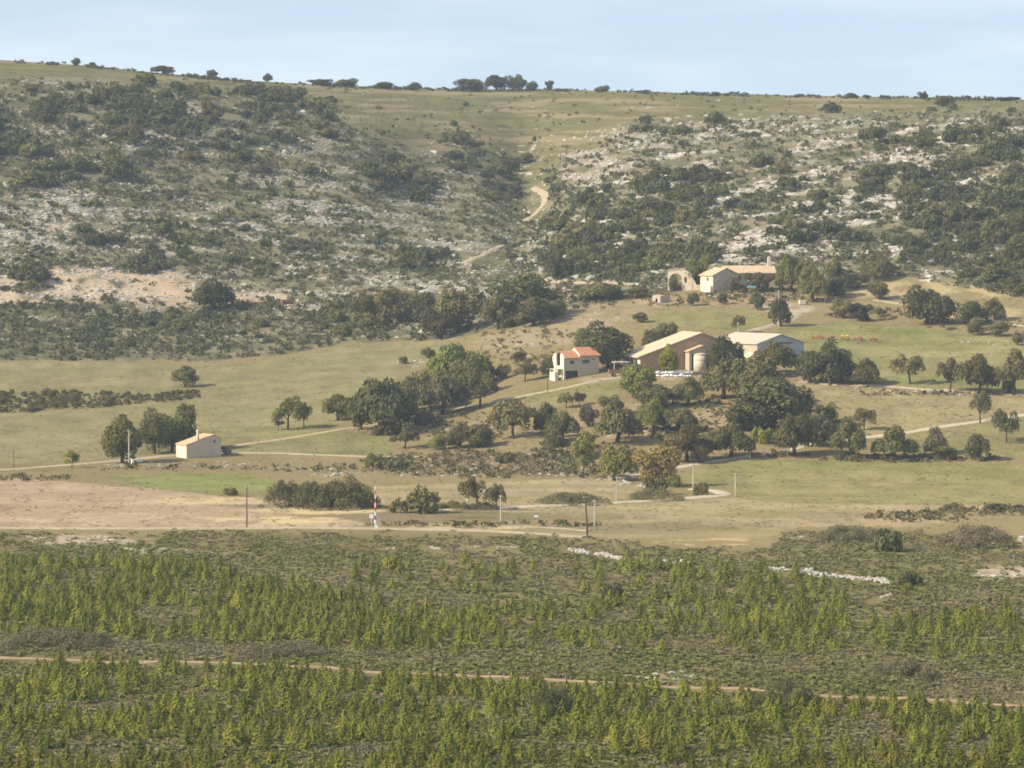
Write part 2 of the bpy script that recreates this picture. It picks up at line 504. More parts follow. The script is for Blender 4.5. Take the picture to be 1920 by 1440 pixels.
M['brown_metal'] = rough_mat('rusty_sheet', (0.16, 0.09, 0.05), (0.27, 0.17, 0.10), 1.5, 0.9, 0.1)
M['tyre'] = rough_mat('tyre_rubber', (0.02, 0.02, 0.02), (0.04, 0.04, 0.04), 3, 0.9, 0)
M['plastic'] = rough_mat('white_plastic', (0.80, 0.80, 0.82), (0.88, 0.88, 0.90), 1.2, 0.35, 0.3)
M['blue_tarp'] = rough_mat('turquoise_sheet', (0.10, 0.32, 0.36), (0.16, 0.42, 0.46), 1.2, 0.5, 0.1)

# ------------------------------------------------------------------ regions of the ground
FIELDS = [  # name, label, outline, two colours, streak
    ('field', 'wide pale green field below the left hillside', [(-700, 684), (0, 680), (120, 678), (380, 684), (470, 680), (560, 668), (640, 650), (830, 642), (860, 652), (800, 676), (745, 705), (690, 728), (650, 775), (640, 800), (560, 816), (420, 832), (330, 848), (200, 862), (100, 868), (-700, 880)], (0.200, 0.186, 0.086), (0.240, 0.208, 0.111)),
    ('field', 'grassy slope between the hut and the oak grove', [(430, 836), (640, 806), (720, 818), (740, 850), (600, 853), (440, 848)], (0.175, 0.178, 0.070), (0.225, 0.197, 0.096)),
    ('field', 'small bright green field in front of the hut', [(190, 893), (330, 886), (470, 890), (520, 905), (500, 922), (420, 925), (260, 912)], (0.181, 0.197, 0.067), (0.218, 0.219, 0.089)),
    ('field', 'bare tan field at the left edge', [(-700, 893), (0, 893), (130, 903), (330, 920), (480, 938), (600, 958), (690, 985), (400, 990), (0, 989), (-700, 989)], (0.333, 0.249, 0.163), (0.381, 0.297, 0.198)),
    ('field', 'dry stubble field behind the two small trees', [(700, 912), (900, 905), (1140, 895), (1200, 912), (1170, 936), (1000, 948), (820, 952), (700, 945)], (0.261, 0.216, 0.108), (0.320, 0.251, 0.158)),
    ('field', 'green meadow right of the road bend', [(1275, 886), (1345, 868), (1420, 863), (1640, 866), (1900, 872), (2700, 872), (2700, 940), (1920, 945), (1700, 946), (1480, 941), (1390, 931), (1330, 915), (1290, 905)], (0.179, 0.178, 0.067), (0.229, 0.200, 0.096)),
    ('field', 'dry grass flat along the valley floor', [(740, 962), (960, 955), (1200, 944), (1370, 934), (1480, 943), (1920, 948), (2700, 950), (2700, 968), (1940, 962), (1800, 975), (1700, 985), (1500, 990), (1420, 1010), (1150, 1008), (960, 992), (740, 986)], (0.251, 0.205, 0.111), (0.305, 0.249, 0.147)),
    ('field', 'green slope between the farmhouse and the barn', [(1275, 580), (1330, 572), (1420, 582), (1440, 600), (1405, 622), (1300, 615), (1200, 605), (1170, 590)], (0.167, 0.174, 0.063), (0.225, 0.200, 0.092)),
    ('field', 'green field with the farm machines', [(1480, 606), (1570, 602), (1700, 612), (1820, 628), (1900, 640), (2700, 650), (2700, 735), (1920, 735), (1740, 728), (1650, 718), (1520, 690), (1510, 640), (1440, 628)], (0.175, 0.178, 0.067), (0.232, 0.208, 0.099)),
    ('field', 'tan pasture below the tree line on the right', [(1530, 730), (1640, 730), (1740, 738), (1920, 750), (2700, 750), (2700, 782), (1920, 778), (1760, 800), (1640, 815), (1600, 800), (1560, 760), (1525, 745)], (0.240, 0.193, 0.108), (0.261, 0.227, 0.111)),
    ('field', 'grass plot below the right hand lane', [(1640, 822), (1760, 806), (1840, 795), (1920, 786), (2700, 786), (2700, 858), (1900, 858), (1800, 850), (1720, 850)], (0.203, 0.186, 0.081), (0.261, 0.216, 0.111)),
    ('field', 'sloping pasture under the villa', [(940, 745), (1060, 722), (1160, 705), (1170, 715), (1165, 742), (1060, 760), (960, 762), (900, 770)], (0.203, 0.186, 0.081), (0.269, 0.219, 0.118)),
    ('field', 'green strip beside the two small valley trees', [(815, 962), (900, 958), (980, 962), (1010, 975), (900, 975), (830, 970)], (0.124, 0.129, 0.044), (0.175, 0.163, 0.070)),
]


def warp(u, v, amp=6.0):
    k = np.clip(1.0 + 0 * u, 0, 1)
    return (u + amp * 1.6 * (fbm(u / 26, v / 12, 40, 3) - 0.5) * 2 * k, v + amp * (fbm(u / 30, v / 14, 44, 3) - 0.5) * 2 * k)


def blobs(u, v, lst):
    s = np.zeros(np.shape(u))
    for cx, cy, rx, ry, w in lst:
        q = ((u - cx) / rx) ** 2 + ((v - cy) / ry) ** 2
        s = np.maximum(s, w * sstep(1.25, 0.55, q))
    return s


ROCK_L = [(60, 420, 150, 60, .75), (220, 365, 150, 38, .85), (330, 430, 200, 55, .6), (600, 430, 190, 70, .75), (700, 360, 190, 60, .5), (520, 320, 180, 50, .5),
          (420, 250, 260, 50, .45), (160, 165, 120, 18, .75), (380, 205, 60, 20, .8), (60, 270, 80, 40, .4), (780, 470, 160, 45, .7), (870, 300, 110, 40, .45),
          (200, 540, 230, 45, .5), (560, 565, 90, 30, .7), (820, 555, 60, 30, .8), (980, 470, 60, 60, .5), (640, 520, 150, 40, .5)]
ROCK_R = [(1150, 300, 190, 60, .8), (1400, 370, 160, 45, 1), (1580, 400, 200, 50, 1), (1400, 460, 120, 40, 1.0), (1640, 330, 220, 50, .7), (1620, 280, 150, 30, .75), (1330, 250, 200, 35, .55),
          (1800, 250, 130, 30, .7), (1500, 240, 200, 25, .4), (1120, 450, 120, 50, .75), (1000, 540, 110, 45, .7), (1740, 480, 150, 40, .6), (1850, 380, 110, 60, .4), (1250, 330, 120, 40, .8),
          (1200, 400, 120, 35, .6), (1560, 460, 120, 40, .7), (1740, 505, 60, 12, .9), (2150, 350, 180, 120, .6)]


def strata(u, v):
    right = sstep(930, 1060, u)
    q = v + right * 0.16 * u + (1 - right) * (-0.09) * u
    return fbm(u / 95, q / 7.0, 50, 3), fbm(u / 40, q / 9.0, 54, 3)


def rock_density(u, v):
    base = blobs(u, v, ROCK_L + ROCK_R)
    hill = sstep(8, -12, v - line(u, HILL_FOOT)) * sstep(6, 40, v - line(u, CREST))
    s1, s2 = strata(u, v)
    slope = sstep(-5, 30, v - line(u, [(-700, 130), (0, 150), (300, 163), (450, 178), (600, 208), (700, 258), (800, 298), (900, 338), (980, 360), (1010, 320), (1150, 258), (1400, 230), (1700, 218), (1920, 213), (2700, 213)]))
    plateau = (0.06 + 0.24 * slope) * hill
    return np.clip(np.maximum(base, plateau) * hill * sstep(0.42, 0.60, s1 * 0.7 + s2 * 0.3), 0, 1)


def ground_colour(u, v, X):
    x, y = X[:, 0], X[:, 1]
    n1 = fbm(x / 22, y / 40, 1, 4)[:, None]; n2 = fbm(x / 5, y / 9, 5, 4)[:, None]; n3 = fbm(x / 60, y / 120, 11, 3)[:, None]
    uw, vw = warp(u, v)
    # valley ground: rough grass
    c = np.array((0.190, 0.158, 0.072)) * (1 - n1) + np.array((0.265, 0.205, 0.110)) * n1
    rid = np.full(len(u), -1)
    # hill
    foot = line(u, HILL_FOOT)
    hill = vw < foot
    s1, s2 = strata(u, v)
    g = sstep(0.40, 0.62, n2[:, 0])[:, None]
    hc = np.array((0.130, 0.126, 0.068)) * (1 - g) + np.array((0.205, 0.182, 0.112)) * g
    stony = (sstep(0.46, 0.62, 0.6 * s1 + 0.4 * s2) * np.clip(blobs(u, v, ROCK_L + ROCK_R) * 1.1, 0, 1))[:, None]
    hc = hc * (1 - 0.75 * stony) + np.array((0.34, 0.30, 0.24)) * 0.75 * stony
    bare = (blobs(u, v, [(170, 535, 250, 34, 1), (60, 558, 170, 16, 1), (330, 560, 120, 14, .8), (480, 560, 70, 12, .8), (60, 440, 60, 30, .3)]) * sstep(0.33, 0.55, n2[:, 0] + 0.15 * n1[:, 0]))[:, None]
    hc = hc * (1 - bare) + (np.array((0.44, 0.34, 0.235)) * (0.75 + 0.5 * n2)) * bare
    redsoil = blobs(u, v, [(500, 575, 60, 9, .8), (450, 570, 40, 10, .6)])[:, None]
    hc = hc * (1 - redsoil) + np.array((0.32, 0.17, 0.10)) * redsoil
    gg = blobs(u, v, [(985, 300, 70, 50, .8), (1010, 260, 110, 30, .6), (960, 400, 40, 50, .5), (930, 500, 50, 40, .5)])[:, None]
    hc = hc * (1 - gg) + (np.array((0.13, 0.13, 0.052)) * (0.7 + 0.6 * n2)) * gg
    # grassy plateau: above the slopes
    edge = line(u, [(-700, 120), (0, 142), (300, 155), (450, 170), (600, 200), (700, 250), (800, 290), (900, 330), (980, 350), (1010, 310), (1150, 250), (1400, 222), (1700, 210), (1920, 205), (2700, 205)])
    pl = sstep(18, -22, vw - edge)[:, None]
    st = sstep(0.50, 0.66, fbm(u / 120, v / 5.5, 60, 3))[:, None]
    pc = ((np.array((0.125, 0.122, 0.050)) * (1 - n1) + np.array((0.165, 0.148, 0.070)) * n1) * (0.7 + 0.6 * n2)) * (1 - st) + np.array((0.235, 0.195, 0.11)) * st
    hc = hc * (1 - pl) + pc * pl
    c[hill] = hc[hill]; rid[hill] = 100
    # foreground heath
    top = line(u, [(-700, 990), (0, 992), (260, 1000), (330, 990), (700, 996), (1000, 1002), (1120, 1008), (1250, 1018), (1440, 1025), (1470, 992), (1600, 985), (1720, 990), (1800, 1012), (1920, 1030), (2700, 1030)])
    heath = vw > top
    hcol = np.array((0.132, 0.122, 0.052)) * (1 - g) + np.array((0.165, 0.150, 0.068)) * g
    hcol = hcol * (0.8 + 0.4 * n1)
    pale = (blobs(u, v, [(170, 1012, 150, 12, 1), (330, 1035, 120, 9, .6), (1880, 1075, 60, 14, 1), (1850, 1010, 90, 16, 0.9), (1240, 1270, 90, 10, .6), (1700, 1195, 60, 8, .5), (1530, 1180, 160, 10, .35)]) * sstep(0.35, 0.6, n2[:, 0]))[:, None]
    hcol = hcol * (1 - pale) + np.array((0.36, 0.29, 0.21)) * pale
    wsoft = (sstep(-2, 14, vw - top) * (0.55 + 0.45 * sstep(0.42, 0.58, n2[:, 0])))[:, None]
    c = np.where(heath[:, None], c * (1 - wsoft) + hcol * wsoft, c); rid[heath] = 200
    # fields
    mow = fbm(x / 30 + y / 260, y / 14, 70, 3)[:, None]
    lines_ = vnoise(x / 60, (y + 0.12 * x) / 1.9, 75)[:, None]
    for i, (_, _, pol, c1, c2) in enumerate(FIELDS):
        k = poly_in(uw * 0.65 + u * 0.35, vw * 0.4 + v * 0.6, pol) & ~heath
        m = np.clip((n3 * 0.35 + mow * 0.65 - 0.5) * 3.2 + 0.5, 0, 1)
        fc = np.array(c1) * (1 - m) + np.array(c2) * m
        fc = fc * (0.72 + 0.56 * n2) * (0.93 + 0.14 * lines_)
        c[k] = fc[k]; rid[k] = i
    # patches: grey fallow strip, straw verges, bare yard, stony rough ground
    def patch(lst, col, lo=0.3, hi=0.55):
        w = (blobs(u, v, lst) * sstep(lo, hi, n2[:, 0]))[:, None] * (~heath)[:, None]
        return w, np.array(col)
    for lst, col, *lim in (
        ([(820, 972, 170, 10, .9), (640, 963, 120, 9, .9), (520, 948, 110, 7, .8), (1120, 985, 180, 8, .6)], (0.20, 0.155, 0.100), 0.2, 0.45),
        ([(600, 958, 130, 7, .9), (420, 940, 140, 7, .8), (520, 975, 150, 7, .9), (860, 988, 140, 6, .7), (1330, 1016, 110, 8, .8)], (0.50, 0.40, 0.22)),
        ([(1050, 968, 160, 8, .8), (1300, 985, 150, 9, .8), (1180, 996, 120, 6, .7), (900, 978, 120, 5, .6), (1480, 1000, 80, 8, .8), (1500, 965, 200, 6, .6), (1100, 955, 60, 4, .6)], (0.185, 0.160, 0.080), 0.42, 0.56),
        ([(300, 955, 160, 7, .8), (120, 930, 120, 6, .7), (460, 965, 100, 6, .8), (60, 965, 80, 6, .6)], (0.30, 0.225, 0.13), 0.42, 0.58),
        ([(1260, 705, 120, 9, 1), (1120, 712, 60, 5, .8)], (0.36, 0.28, 0.19)),
        ([(1480, 578, 50, 10, 1), (1440, 568, 40, 8, 1)], (0.40, 0.33, 0.27)),
        ([(1270, 565, 90, 12, .9), (1100, 555, 90, 10, .7), (1400, 560, 60, 12, .8)], (0.36, 0.25, 0.16)),
        ([(1050, 620, 130, 28, .8), (960, 640, 80, 20, .7), (1130, 585, 100, 20, .7)], (0.30, 0.235, 0.15)),
        ([(900, 870, 240, 26, .7), (1080, 860, 110, 30, .7), (620, 878, 150, 12, .6), (330, 874, 170, 8, .8)], (0.20, 0.165, 0.10)),
        ([(1750, 545, 190, 18, .8), (1850, 590, 90, 16, .7)], (0.40, 0.32, 0.18)),
        ([(1290, 775, 150, 34, .9), (1120, 800, 130, 26, .7), (860, 810, 90, 20, .6), (1500, 720, 60, 14, .7)], (0.33, 0.25, 0.15)),
        ([(1620, 985, 130, 14, .7), (1720, 972, 90, 10, .6)], (0.33, 0.25, 0.16)),
    ):
        w, col = patch(lst, col, *lim)
        c = c * (1 - w) + col * w
    return c, rid


def build_land():
    us = np.concatenate([np.linspace(-700, -24, 66), np.arange(-20, 1942, 2.0), np.linspace(1946, 2700, 72)])
    # rows: fine between crest and picture bottom
    sv = np.linspace(0, 1, 690)
    U, S = np.meshgrid(us, sv)
    VC = line(U, CREST)
    V = VC + S * (VB - VC)
    nu, nv = len(us), len(sv)
    X = pt(U.ravel(), V.ravel()).reshape(nv, nu, 3)
    # behind the crest: the plateau falls gently away; before the frame: down and up to the viewer's own hill
    back = []
    for d in (1400, 700, 300, 110, 35):
        Y = X[0].copy(); sc = (Y[:, 1] + d) / Y[:, 1]
        Y[:, 0] *= sc; Y[:, 1] += d; Y[:, 2] -= 0.02 * d + 0.3
        back.append(Y)
    front = []
    for y, z in ((360, -60), (300, -55), (220, -43), (140, -30), (80, -18), (40, -9), (12, -3.2), (-10, -2.0), (-60, -4)):
        Y = X[-1].copy()
        k = max(y, 0) / Y[:, 1]
        w = np.linspace(-1, 1, nu) * 130
        Y[:, 0] = Y[:, 0] * k + w * (1 - k); Y[:, 1] = y; Y[:, 2] = z
        front.append(Y)
    A = np.concatenate([np.array(back), X, np.array(front)], 0)
    Vx = np.concatenate([np.repeat(V[:1], len(back), 0), V, np.repeat(V[-1:], len(front), 0)], 0)
    Ux = np.concatenate([np.repeat(U[:1], len(back), 0), U, np.repeat(U[-1:], len(front), 0)], 0)
    nr = A.shape[0]
    AF = A.reshape(-1, 3)
    C, R = ground_colour(Ux.ravel(), Vx.ravel(), AF)
    idx = np.arange(nr * nu).reshape(nr, nu)
    Q = np.stack([idx[:-1, :-1], idx[1:, :-1], idx[1:, 1:], idx[:-1, 1:]], -1).reshape(-1, 4)
    fr = R[Q[:, 0]]
    names = {-1: ('ground', 'rough dry grassland and yards around the farm'), 100: ('hill', 'rocky scrub covered hillside rising behind the farm'), 200: ('heath_ground', 'brown heath ground under the young cedars')}
    for r in np.unique(fr):
        nm, lab = names[r] if r in names else (FIELDS[r][0], FIELDS[r][1])
        q = Q[fr == r]
        used, inv = np.unique(q, return_inverse=True)
        me = make_mesh(nm, AF[used], inv.reshape(-1, 4), M['ground'], C[used], smooth=True)
        tag(link(nm, me), lab, None, None, 'structure')


build_land()


# ------------------------------------------------------------------ tracks and roads
def ribbon(name, label, pts, w, m, lift=0.14, wob=0.25):
    P = np.array(pts, float)
    seg = np.hypot(np.diff(P[:, 0]), np.diff(P[:, 1])); t = np.concatenate([[0], np.cumsum(seg)])
    n = max(8, int(t[-1] / 5))
    s = np.linspace(0, t[-1], n)
    u = pchip(s, t, P[:, 0]); v = pchip(s, t, P[:, 1])
    c = pt(u, v)
    d = np.gradient(c[:, :2], axis=0); d /= np.linalg.norm(d, axis=1)[:, None] + 1e-9
    nrm = np.stack([-d[:, 1], d[:, 0]], -1)
    e1 = pt(u + 8, v) - pt(u - 8, v); e2 = pt(u, v + 6) - pt(u, v - 6)
    det = e1[:, 0] * e2[:, 1] - e1[:, 1] * e2[:, 0]
    gx = (e1[:, 2] * e2[:, 1] - e2[:, 2] * e1[:, 1]) / det; gy = (e2[:, 2] * e1[:, 0] - e1[:, 2] * e2[:, 0]) / det
    gx = np.clip(gx, -0.8, 0.8); gy = np.clip(gy, -0.8, 0.8)
    rows = []
    for k in (-1, -0.5, 0, 0.5, 1):
        wv = w / 2 * k * (1 + wob * (fbm(s / 30, s * 0 + k * 3, 33, 2) - 0.5) * 2)
        q = c.copy(); q[:, :2] += nrm * wv[:, None]
        q[:, 2] += (nrm[:, 0] * gx + nrm[:, 1] * gy) * wv + (lift if abs(k) < 1 else -lift * 0.6)
        rows.append(q)
    A = np.array(rows); idx = np.arange(5 * n).reshape(5, n)
    Q = np.stack([idx[:-1, :-1], idx[:-1, 1:], idx[1:, 1:], idx[1:, :-1]], -1).reshape(-1, 4)
    tag(link(name, make_mesh(name, A.reshape(-1, 3), Q, m, smooth=True)), label, None, None, 'structure')


ribbon('track', 'pale dirt track running past the hut from the left edge', [(-600, 888), (-200, 882), (0, 880), (100, 873), (180, 867), (250, 861), (330, 853)], 4.2, M['track'])
ribbon('track', 'dirt track leading right from the hut', [(415, 849), (520, 850), (620, 855), (720, 857), (790, 857)], 2.6, M['track'])
ribbon('track', 'track climbing through the oak grove to the barn', [(435, 836), (540, 822), (640, 806), (730, 792), (815, 772), (896, 759), (964, 746), (1060, 727), (1120, 714), (1165, 707)], 2.6, M['track'])
ribbon('road', 'narrow pale road bending on the valley floor', [(815, 958), (900, 955), (1000, 950), (1080, 947), (1160, 943), (1240, 938), (1300, 934), (1340, 930), (1356, 926), (1340, 921), (1300, 918)], 4.6, M['asphalt'], 0.2)
ribbon('road', 'pale lane winding between the trees to the right', [(1175, 894), (1230, 884), (1280, 874), (1340, 864), (1400, 856), (1460, 848), (1530, 833), (1570, 828), (1640, 818), (1700, 811), (1760, 801), (1840, 790), (1920, 779), (2100, 760), (2500, 735)], 3.0, M['asphalt'], 0.15)
ribbon('track', 'straw coloured dirt road along the edge of the heath', [(-600, 991), (-200, 991), (0, 991), (300, 992), (600, 990), (700, 991), (800, 993), (900, 996), (1000, 1001), (1100, 1007)], 4.5, M['track'], 0.2)
ribbon('track', 'faint pale track across the dry grass', [(940, 986), (1040, 990), (1105, 995)], 3, M['track'], 0.1)
ribbon('track', 'pale track along the row of oaks on the right', [(1500, 716), (1560, 721), (1650, 724), (1740, 731), (1830, 736), (1920, 742), (2100, 750), (2500, 752)], 3.0, M['track'], 0.2)
ribbon('track', 'farm track climbing to the farmhouse yard', [(1385, 629), (1420, 618), (1452, 609), (1478, 600), (1495, 588)], 4.0, M['track'], 0.2)
ribbon('track', 'pale path below the thicket on the right', [(1640, 562), (1700, 570), (1780, 570), (1860, 600), (1920, 610), (2000, 615)], 3, M['track'], 0.15)
ribbon('track', 'sandy track on the rise left of the farmhouse', [(1020, 528), (1080, 530), (1150, 531), (1240, 536)], 4, M['track'], 0.2)
ribbon('track', 'sandy track climbing the gully', [(1001, 348), (1014, 358), (1022, 372), (1018, 386), (1004, 400), (984, 415)], 3.2, M['track'], 0.25, 0.8)
ribbon('track', 'lower bend of the sandy gully track', [(944, 461), (925, 468), (900, 480), (880, 490), (866, 500)], 2.6, M['track'], 0.25, 0.9)
ribbon('track', 'reddish dirt track between the two cedar plots', [(-600, 1214), (-200, 1226), (0, 1232), (200, 1240), (420, 1242), (600, 1251), (800, 1263), (1000, 1272), (1150, 1281), (1280, 1288), (1400, 1293), (1550, 1305), (1700, 1311), (1920, 1322), (2100, 1332), (2500, 1352)], 2.0, M['red_track'], 0.1, 0.9)


# ------------------------------------------------------------------ foliage
def cards(centres, normals, size, r, asp=0.62, tilt=0.8):
    """small leaf sprays: one bent rhombus for each centre"""
    n = len(centres)
    N = normals + r.normal(0, tilt, (n, 3)) * 0.6
    N /= np.linalg.norm(N, axis=1)[:, None] + 1e-9
    a = np.cross(N, r.normal(0, 1, (n, 3))); a /= np.linalg.norm(a, axis=1)[:, None] + 1e-9
    b = np.cross(N, a)
    s = size[:, None]
    V = np.stack([centres - a * s, centres - b * s * asp + N * s * 0.15, centres + a * s, centres + b * s * asp - N * s * 0.1], 1).reshape(-1, 3)
    Q = np.arange(4 * n).reshape(n, 4)
    return V, Q


def crown_cards(r, lobes, n, s0, s1, tilt=0.8, low=-0.55):
    """leaf sprays over a set of lobes (x, y, z, radius), denser towards their outsides"""
    lobes = np.array(lobes)
    w = lobes[:, 3] ** 2; w /= w.sum()
    k = r.choice(len(lobes), n, p=w)
    d = r.normal(0, 1, (n, 3)); d /= np.linalg.norm(d, axis=1)[:, None]
    flip = (d[:, 2] < low); d[flip, 2] *= -1
    rad = lobes[k, 3] * (1 - 0.35 * r.random(n) ** 2.2) * (0.88 + 0.24 * r.random(n))
    c = lobes[k, :3] + d * rad[:, None] * np.array((1, 1, 0.85))
    return cards(c, d, s0 + (s1 - s0) * r.random(n), r, tilt=tilt)


def fit(V, w, z0, z1):
    V = V.copy()
    q0 = np.quantile(V, 0.004, axis=0); q1 = np.quantile(V, 0.996, axis=0)
    ctr = (q0 + q1) / 2
    s = w / max(q1[0] - q0[0], q1[1] - q0[1])
    V[:, 0] = (V[:, 0] - ctr[0]) * s; V[:, 1] = (V[:, 1] - ctr[1]) * s
    V[:, 2] = z0 + (V[:, 2] - q0[2]) / (q1[2] - q0[2]) * (z1 - z0)
    return V


def tree_proto(kind, seed):
    """crown 10 wide, whole tree 8 high; returns crown vertices/faces and trunk builder"""
    r = np.random.default_rng(seed); rr = random.Random(seed)
    tb = MB()
    if kind == 'oak':
        lobes = []
        nl = 15 + seed % 5
        for i in range(nl):
            a = r.random() * 6.28; q = math.sqrt(r.random()) * 3.4
            lobes.append((q * math.cos(a) * 1.05, q * math.sin(a), 4.7 + (1.9 - 0.16 * q * q) * r.random() - 0.5 * (q > 2.4), 1.15 + 0.8 * r.random()))
        V, Q = crown_cards(r, lobes, 4600, 0.12, 0.29, low=-0.25)
        V = fit(V, 10, 1.7, 8)
        top = 3.4; nl = 5; r0 = 0.42
    elif kind == 'open':          # airier crown on a clear forked trunk
        lobes = []
        for i in range(13):
            a = r.random() * 6.28; q = math.sqrt(r.random()) * 3.5
            lobes.append((q * math.cos(a), q * math.sin(a), 5.0 + 1.9 * r.random() - 0.06 * q * q, 0.9 + 0.6 * r.random()))
        V, Q = crown_cards(r, lobes, 2800, 0.11, 0.26, 1.0)
        V = fit(V, 10, 2.5, 8)
        top = 3.9; nl = 6; r0 = 0.30
    elif kind == 'round':         # dense low ball on a very short trunk
        lobes = [(r.normal(0, .5), r.normal(0, .5), 3.8, 2.0)]
        for i in range(17):
            d = r.normal(0, 1, 3); d /= np.linalg.norm(d); q = 0.45 + 0.55 * r.random()
            lobes.append((d[0] * 2.9 * q, d[1] * 2.9 * q, 3.9 + d[2] * 2.3 * q, 0.9 + 0.8 * r.random()))
        V, Q = crown_cards(r, lobes, 4600, 0.12, 0.29, low=-0.8)
        V = fit(V, 10, 0.8, 8)
        top = 2.6; nl = 4; r0 = 0.4
    elif kind == 'tall':          # narrow, loose
        lobes = []
        for i in range(13):
            a = r.random() * 6.28; z = 3.2 + 4.2 * r.random(); q = (2.6 - 0.9 * abs(z - 5) / 2.5) * math.sqrt(r.random())
            lobes.append((q * math.cos(a), q * math.sin(a), z, 0.8 + 0.7 * r.random()))
        V, Q = crown_cards(r, lobes, 1500, 0.15, 0.36, 1.0)
        V = fit(V, 10, 2.2, 8)
        top = 4.2; nl = 5; r0 = 0.26
    elif kind == 'bank':          # long thicket of many small crowns
        lobes = []
        for i in range(46):
            a = r.random() * 6.28; q = math.sqrt(r.random()) * 4.4
            lobes.append((q * math.cos(a), q * math.sin(a), (1.9 - 0.085 * q * q) * (0.4 + 0.6 * r.random()), 0.5 + 0.55 * r.random()))
        V, Q = crown_cards(r, lobes, 7500, 0.055, 0.13, low=-0.3)
        V = fit(V, 10, -0.4, 8)
        top = 1.0; nl = 3; r0 = 0.1
    else:                         # bush: many stems, foliage to the ground
        lobes = []
        for i in range(12 + seed % 6):
            a = r.random() * 6.28; q = math.sqrt(r.random()) * 3.6
            lobes.append((q * math.cos(a), q * math.sin(a) * 0.9, (2.6 - 0.12 * q * q) * (0.3 + 0.7 * r.random()), 1.0 + 0.9 * r.random()))
        V, Q = crown_cards(r, lobes, 1100, 0.22, 0.50, low=-0.4)
        V = fit(V, 10, -0.3, 8)
        top = 1.5; nl = 4; r0 = 0.2
    lean = (rr.uniform(-0.5, 0.5), rr.uniform(-0.5, 0.5))
    tb.tube([(0, 0, -0.8), (0.05, 0, 0.6), (lean[0] * 0.6, lean[1] * 0.6, top * 0.55), (lean[0], lean[1], top)], [r0 * 1.35, r0, r0 * 0.85, r0 * 0.6], 8)
    for i in range(nl):
        a = i * 6.28 / nl + rr.uniform(-0.4, 0.4); q = rr.uniform(1.6, 2.8)
        s = top * rr.uniform(0.55, 0.95)
        tb.tube([(lean[0] * s / top, lean[1] * s / top, s), (q * 0.45 * math.cos(a), q * 0.45 * math.sin(a), s + 0.9), (q * math.cos(a), q * math.sin(a), s + rr.uniform(1.6, 2.8))], [r0 * 0.5, r0 * 0.36, r0 * 0.15], 5)
    return V, Q, tb


PROTO = {}


def proto(kind, mat, i):
    k = (kind, mat, i)
    if k not in PROTO:
        V, Q, tb = tree_proto(kind, 100 * ['oak', 'open', 'round', 'tall', 'bush', 'bank'].index(kind) + i)
        cm = make_mesh('crown', V, Q, M[mat])
        tm = bpy.data.meshes.new('trunk'); tm.from_pydata([tuple(p) for p in tb.v], [], tb.f); tm.materials.append(M['bark']); tm.update()
        PROTO[k] = (cm, tm)
    return PROTO[k]


TC = [0]


def tree(kind, mat, u, vb, vt, w, label, cat='tree', group=None, parts=True, name=None):
    """crown centre u, foot at vb, top at vt, width w in picture pixels -> a tree of that real size standing there"""
    TC[0] += 1
    i = TC[0]
    nvar = {'oak': 9, 'open': 6, 'round': 8, 'tall': 4, 'bush': 8, 'bank': 3}[kind]
    cm, tm = proto(kind, mat, i % nvar)
    s = ppm(u, vb)
    loc = P1(u, vb)
    h = (vb - vt) / s * 1.04; wm = w / s * 1.10
    name = name or {'oak': 'oak_tree', 'open': 'oak_tree', 'round': 'oak_tree', 'tall': 'slender_tree', 'bush': 'bush', 'bank': 'bush'}[kind]
    if parts:
        o = thing(name, label, cat, loc, (i * 2.399) % 6.283, group)
        o.scale = (wm / 10, wm / 10, h / 8)
        link('crown', cm, o)
        link('trunk', tm, o)
    else:
        o = link(name, cm, None, loc)
        o.rotation_euler = (0, 0, (i * 2.399) % 6.283)
        o.scale = (wm / 10, wm / 10, h / 8)
        tag(o, label, cat, group)
    return o


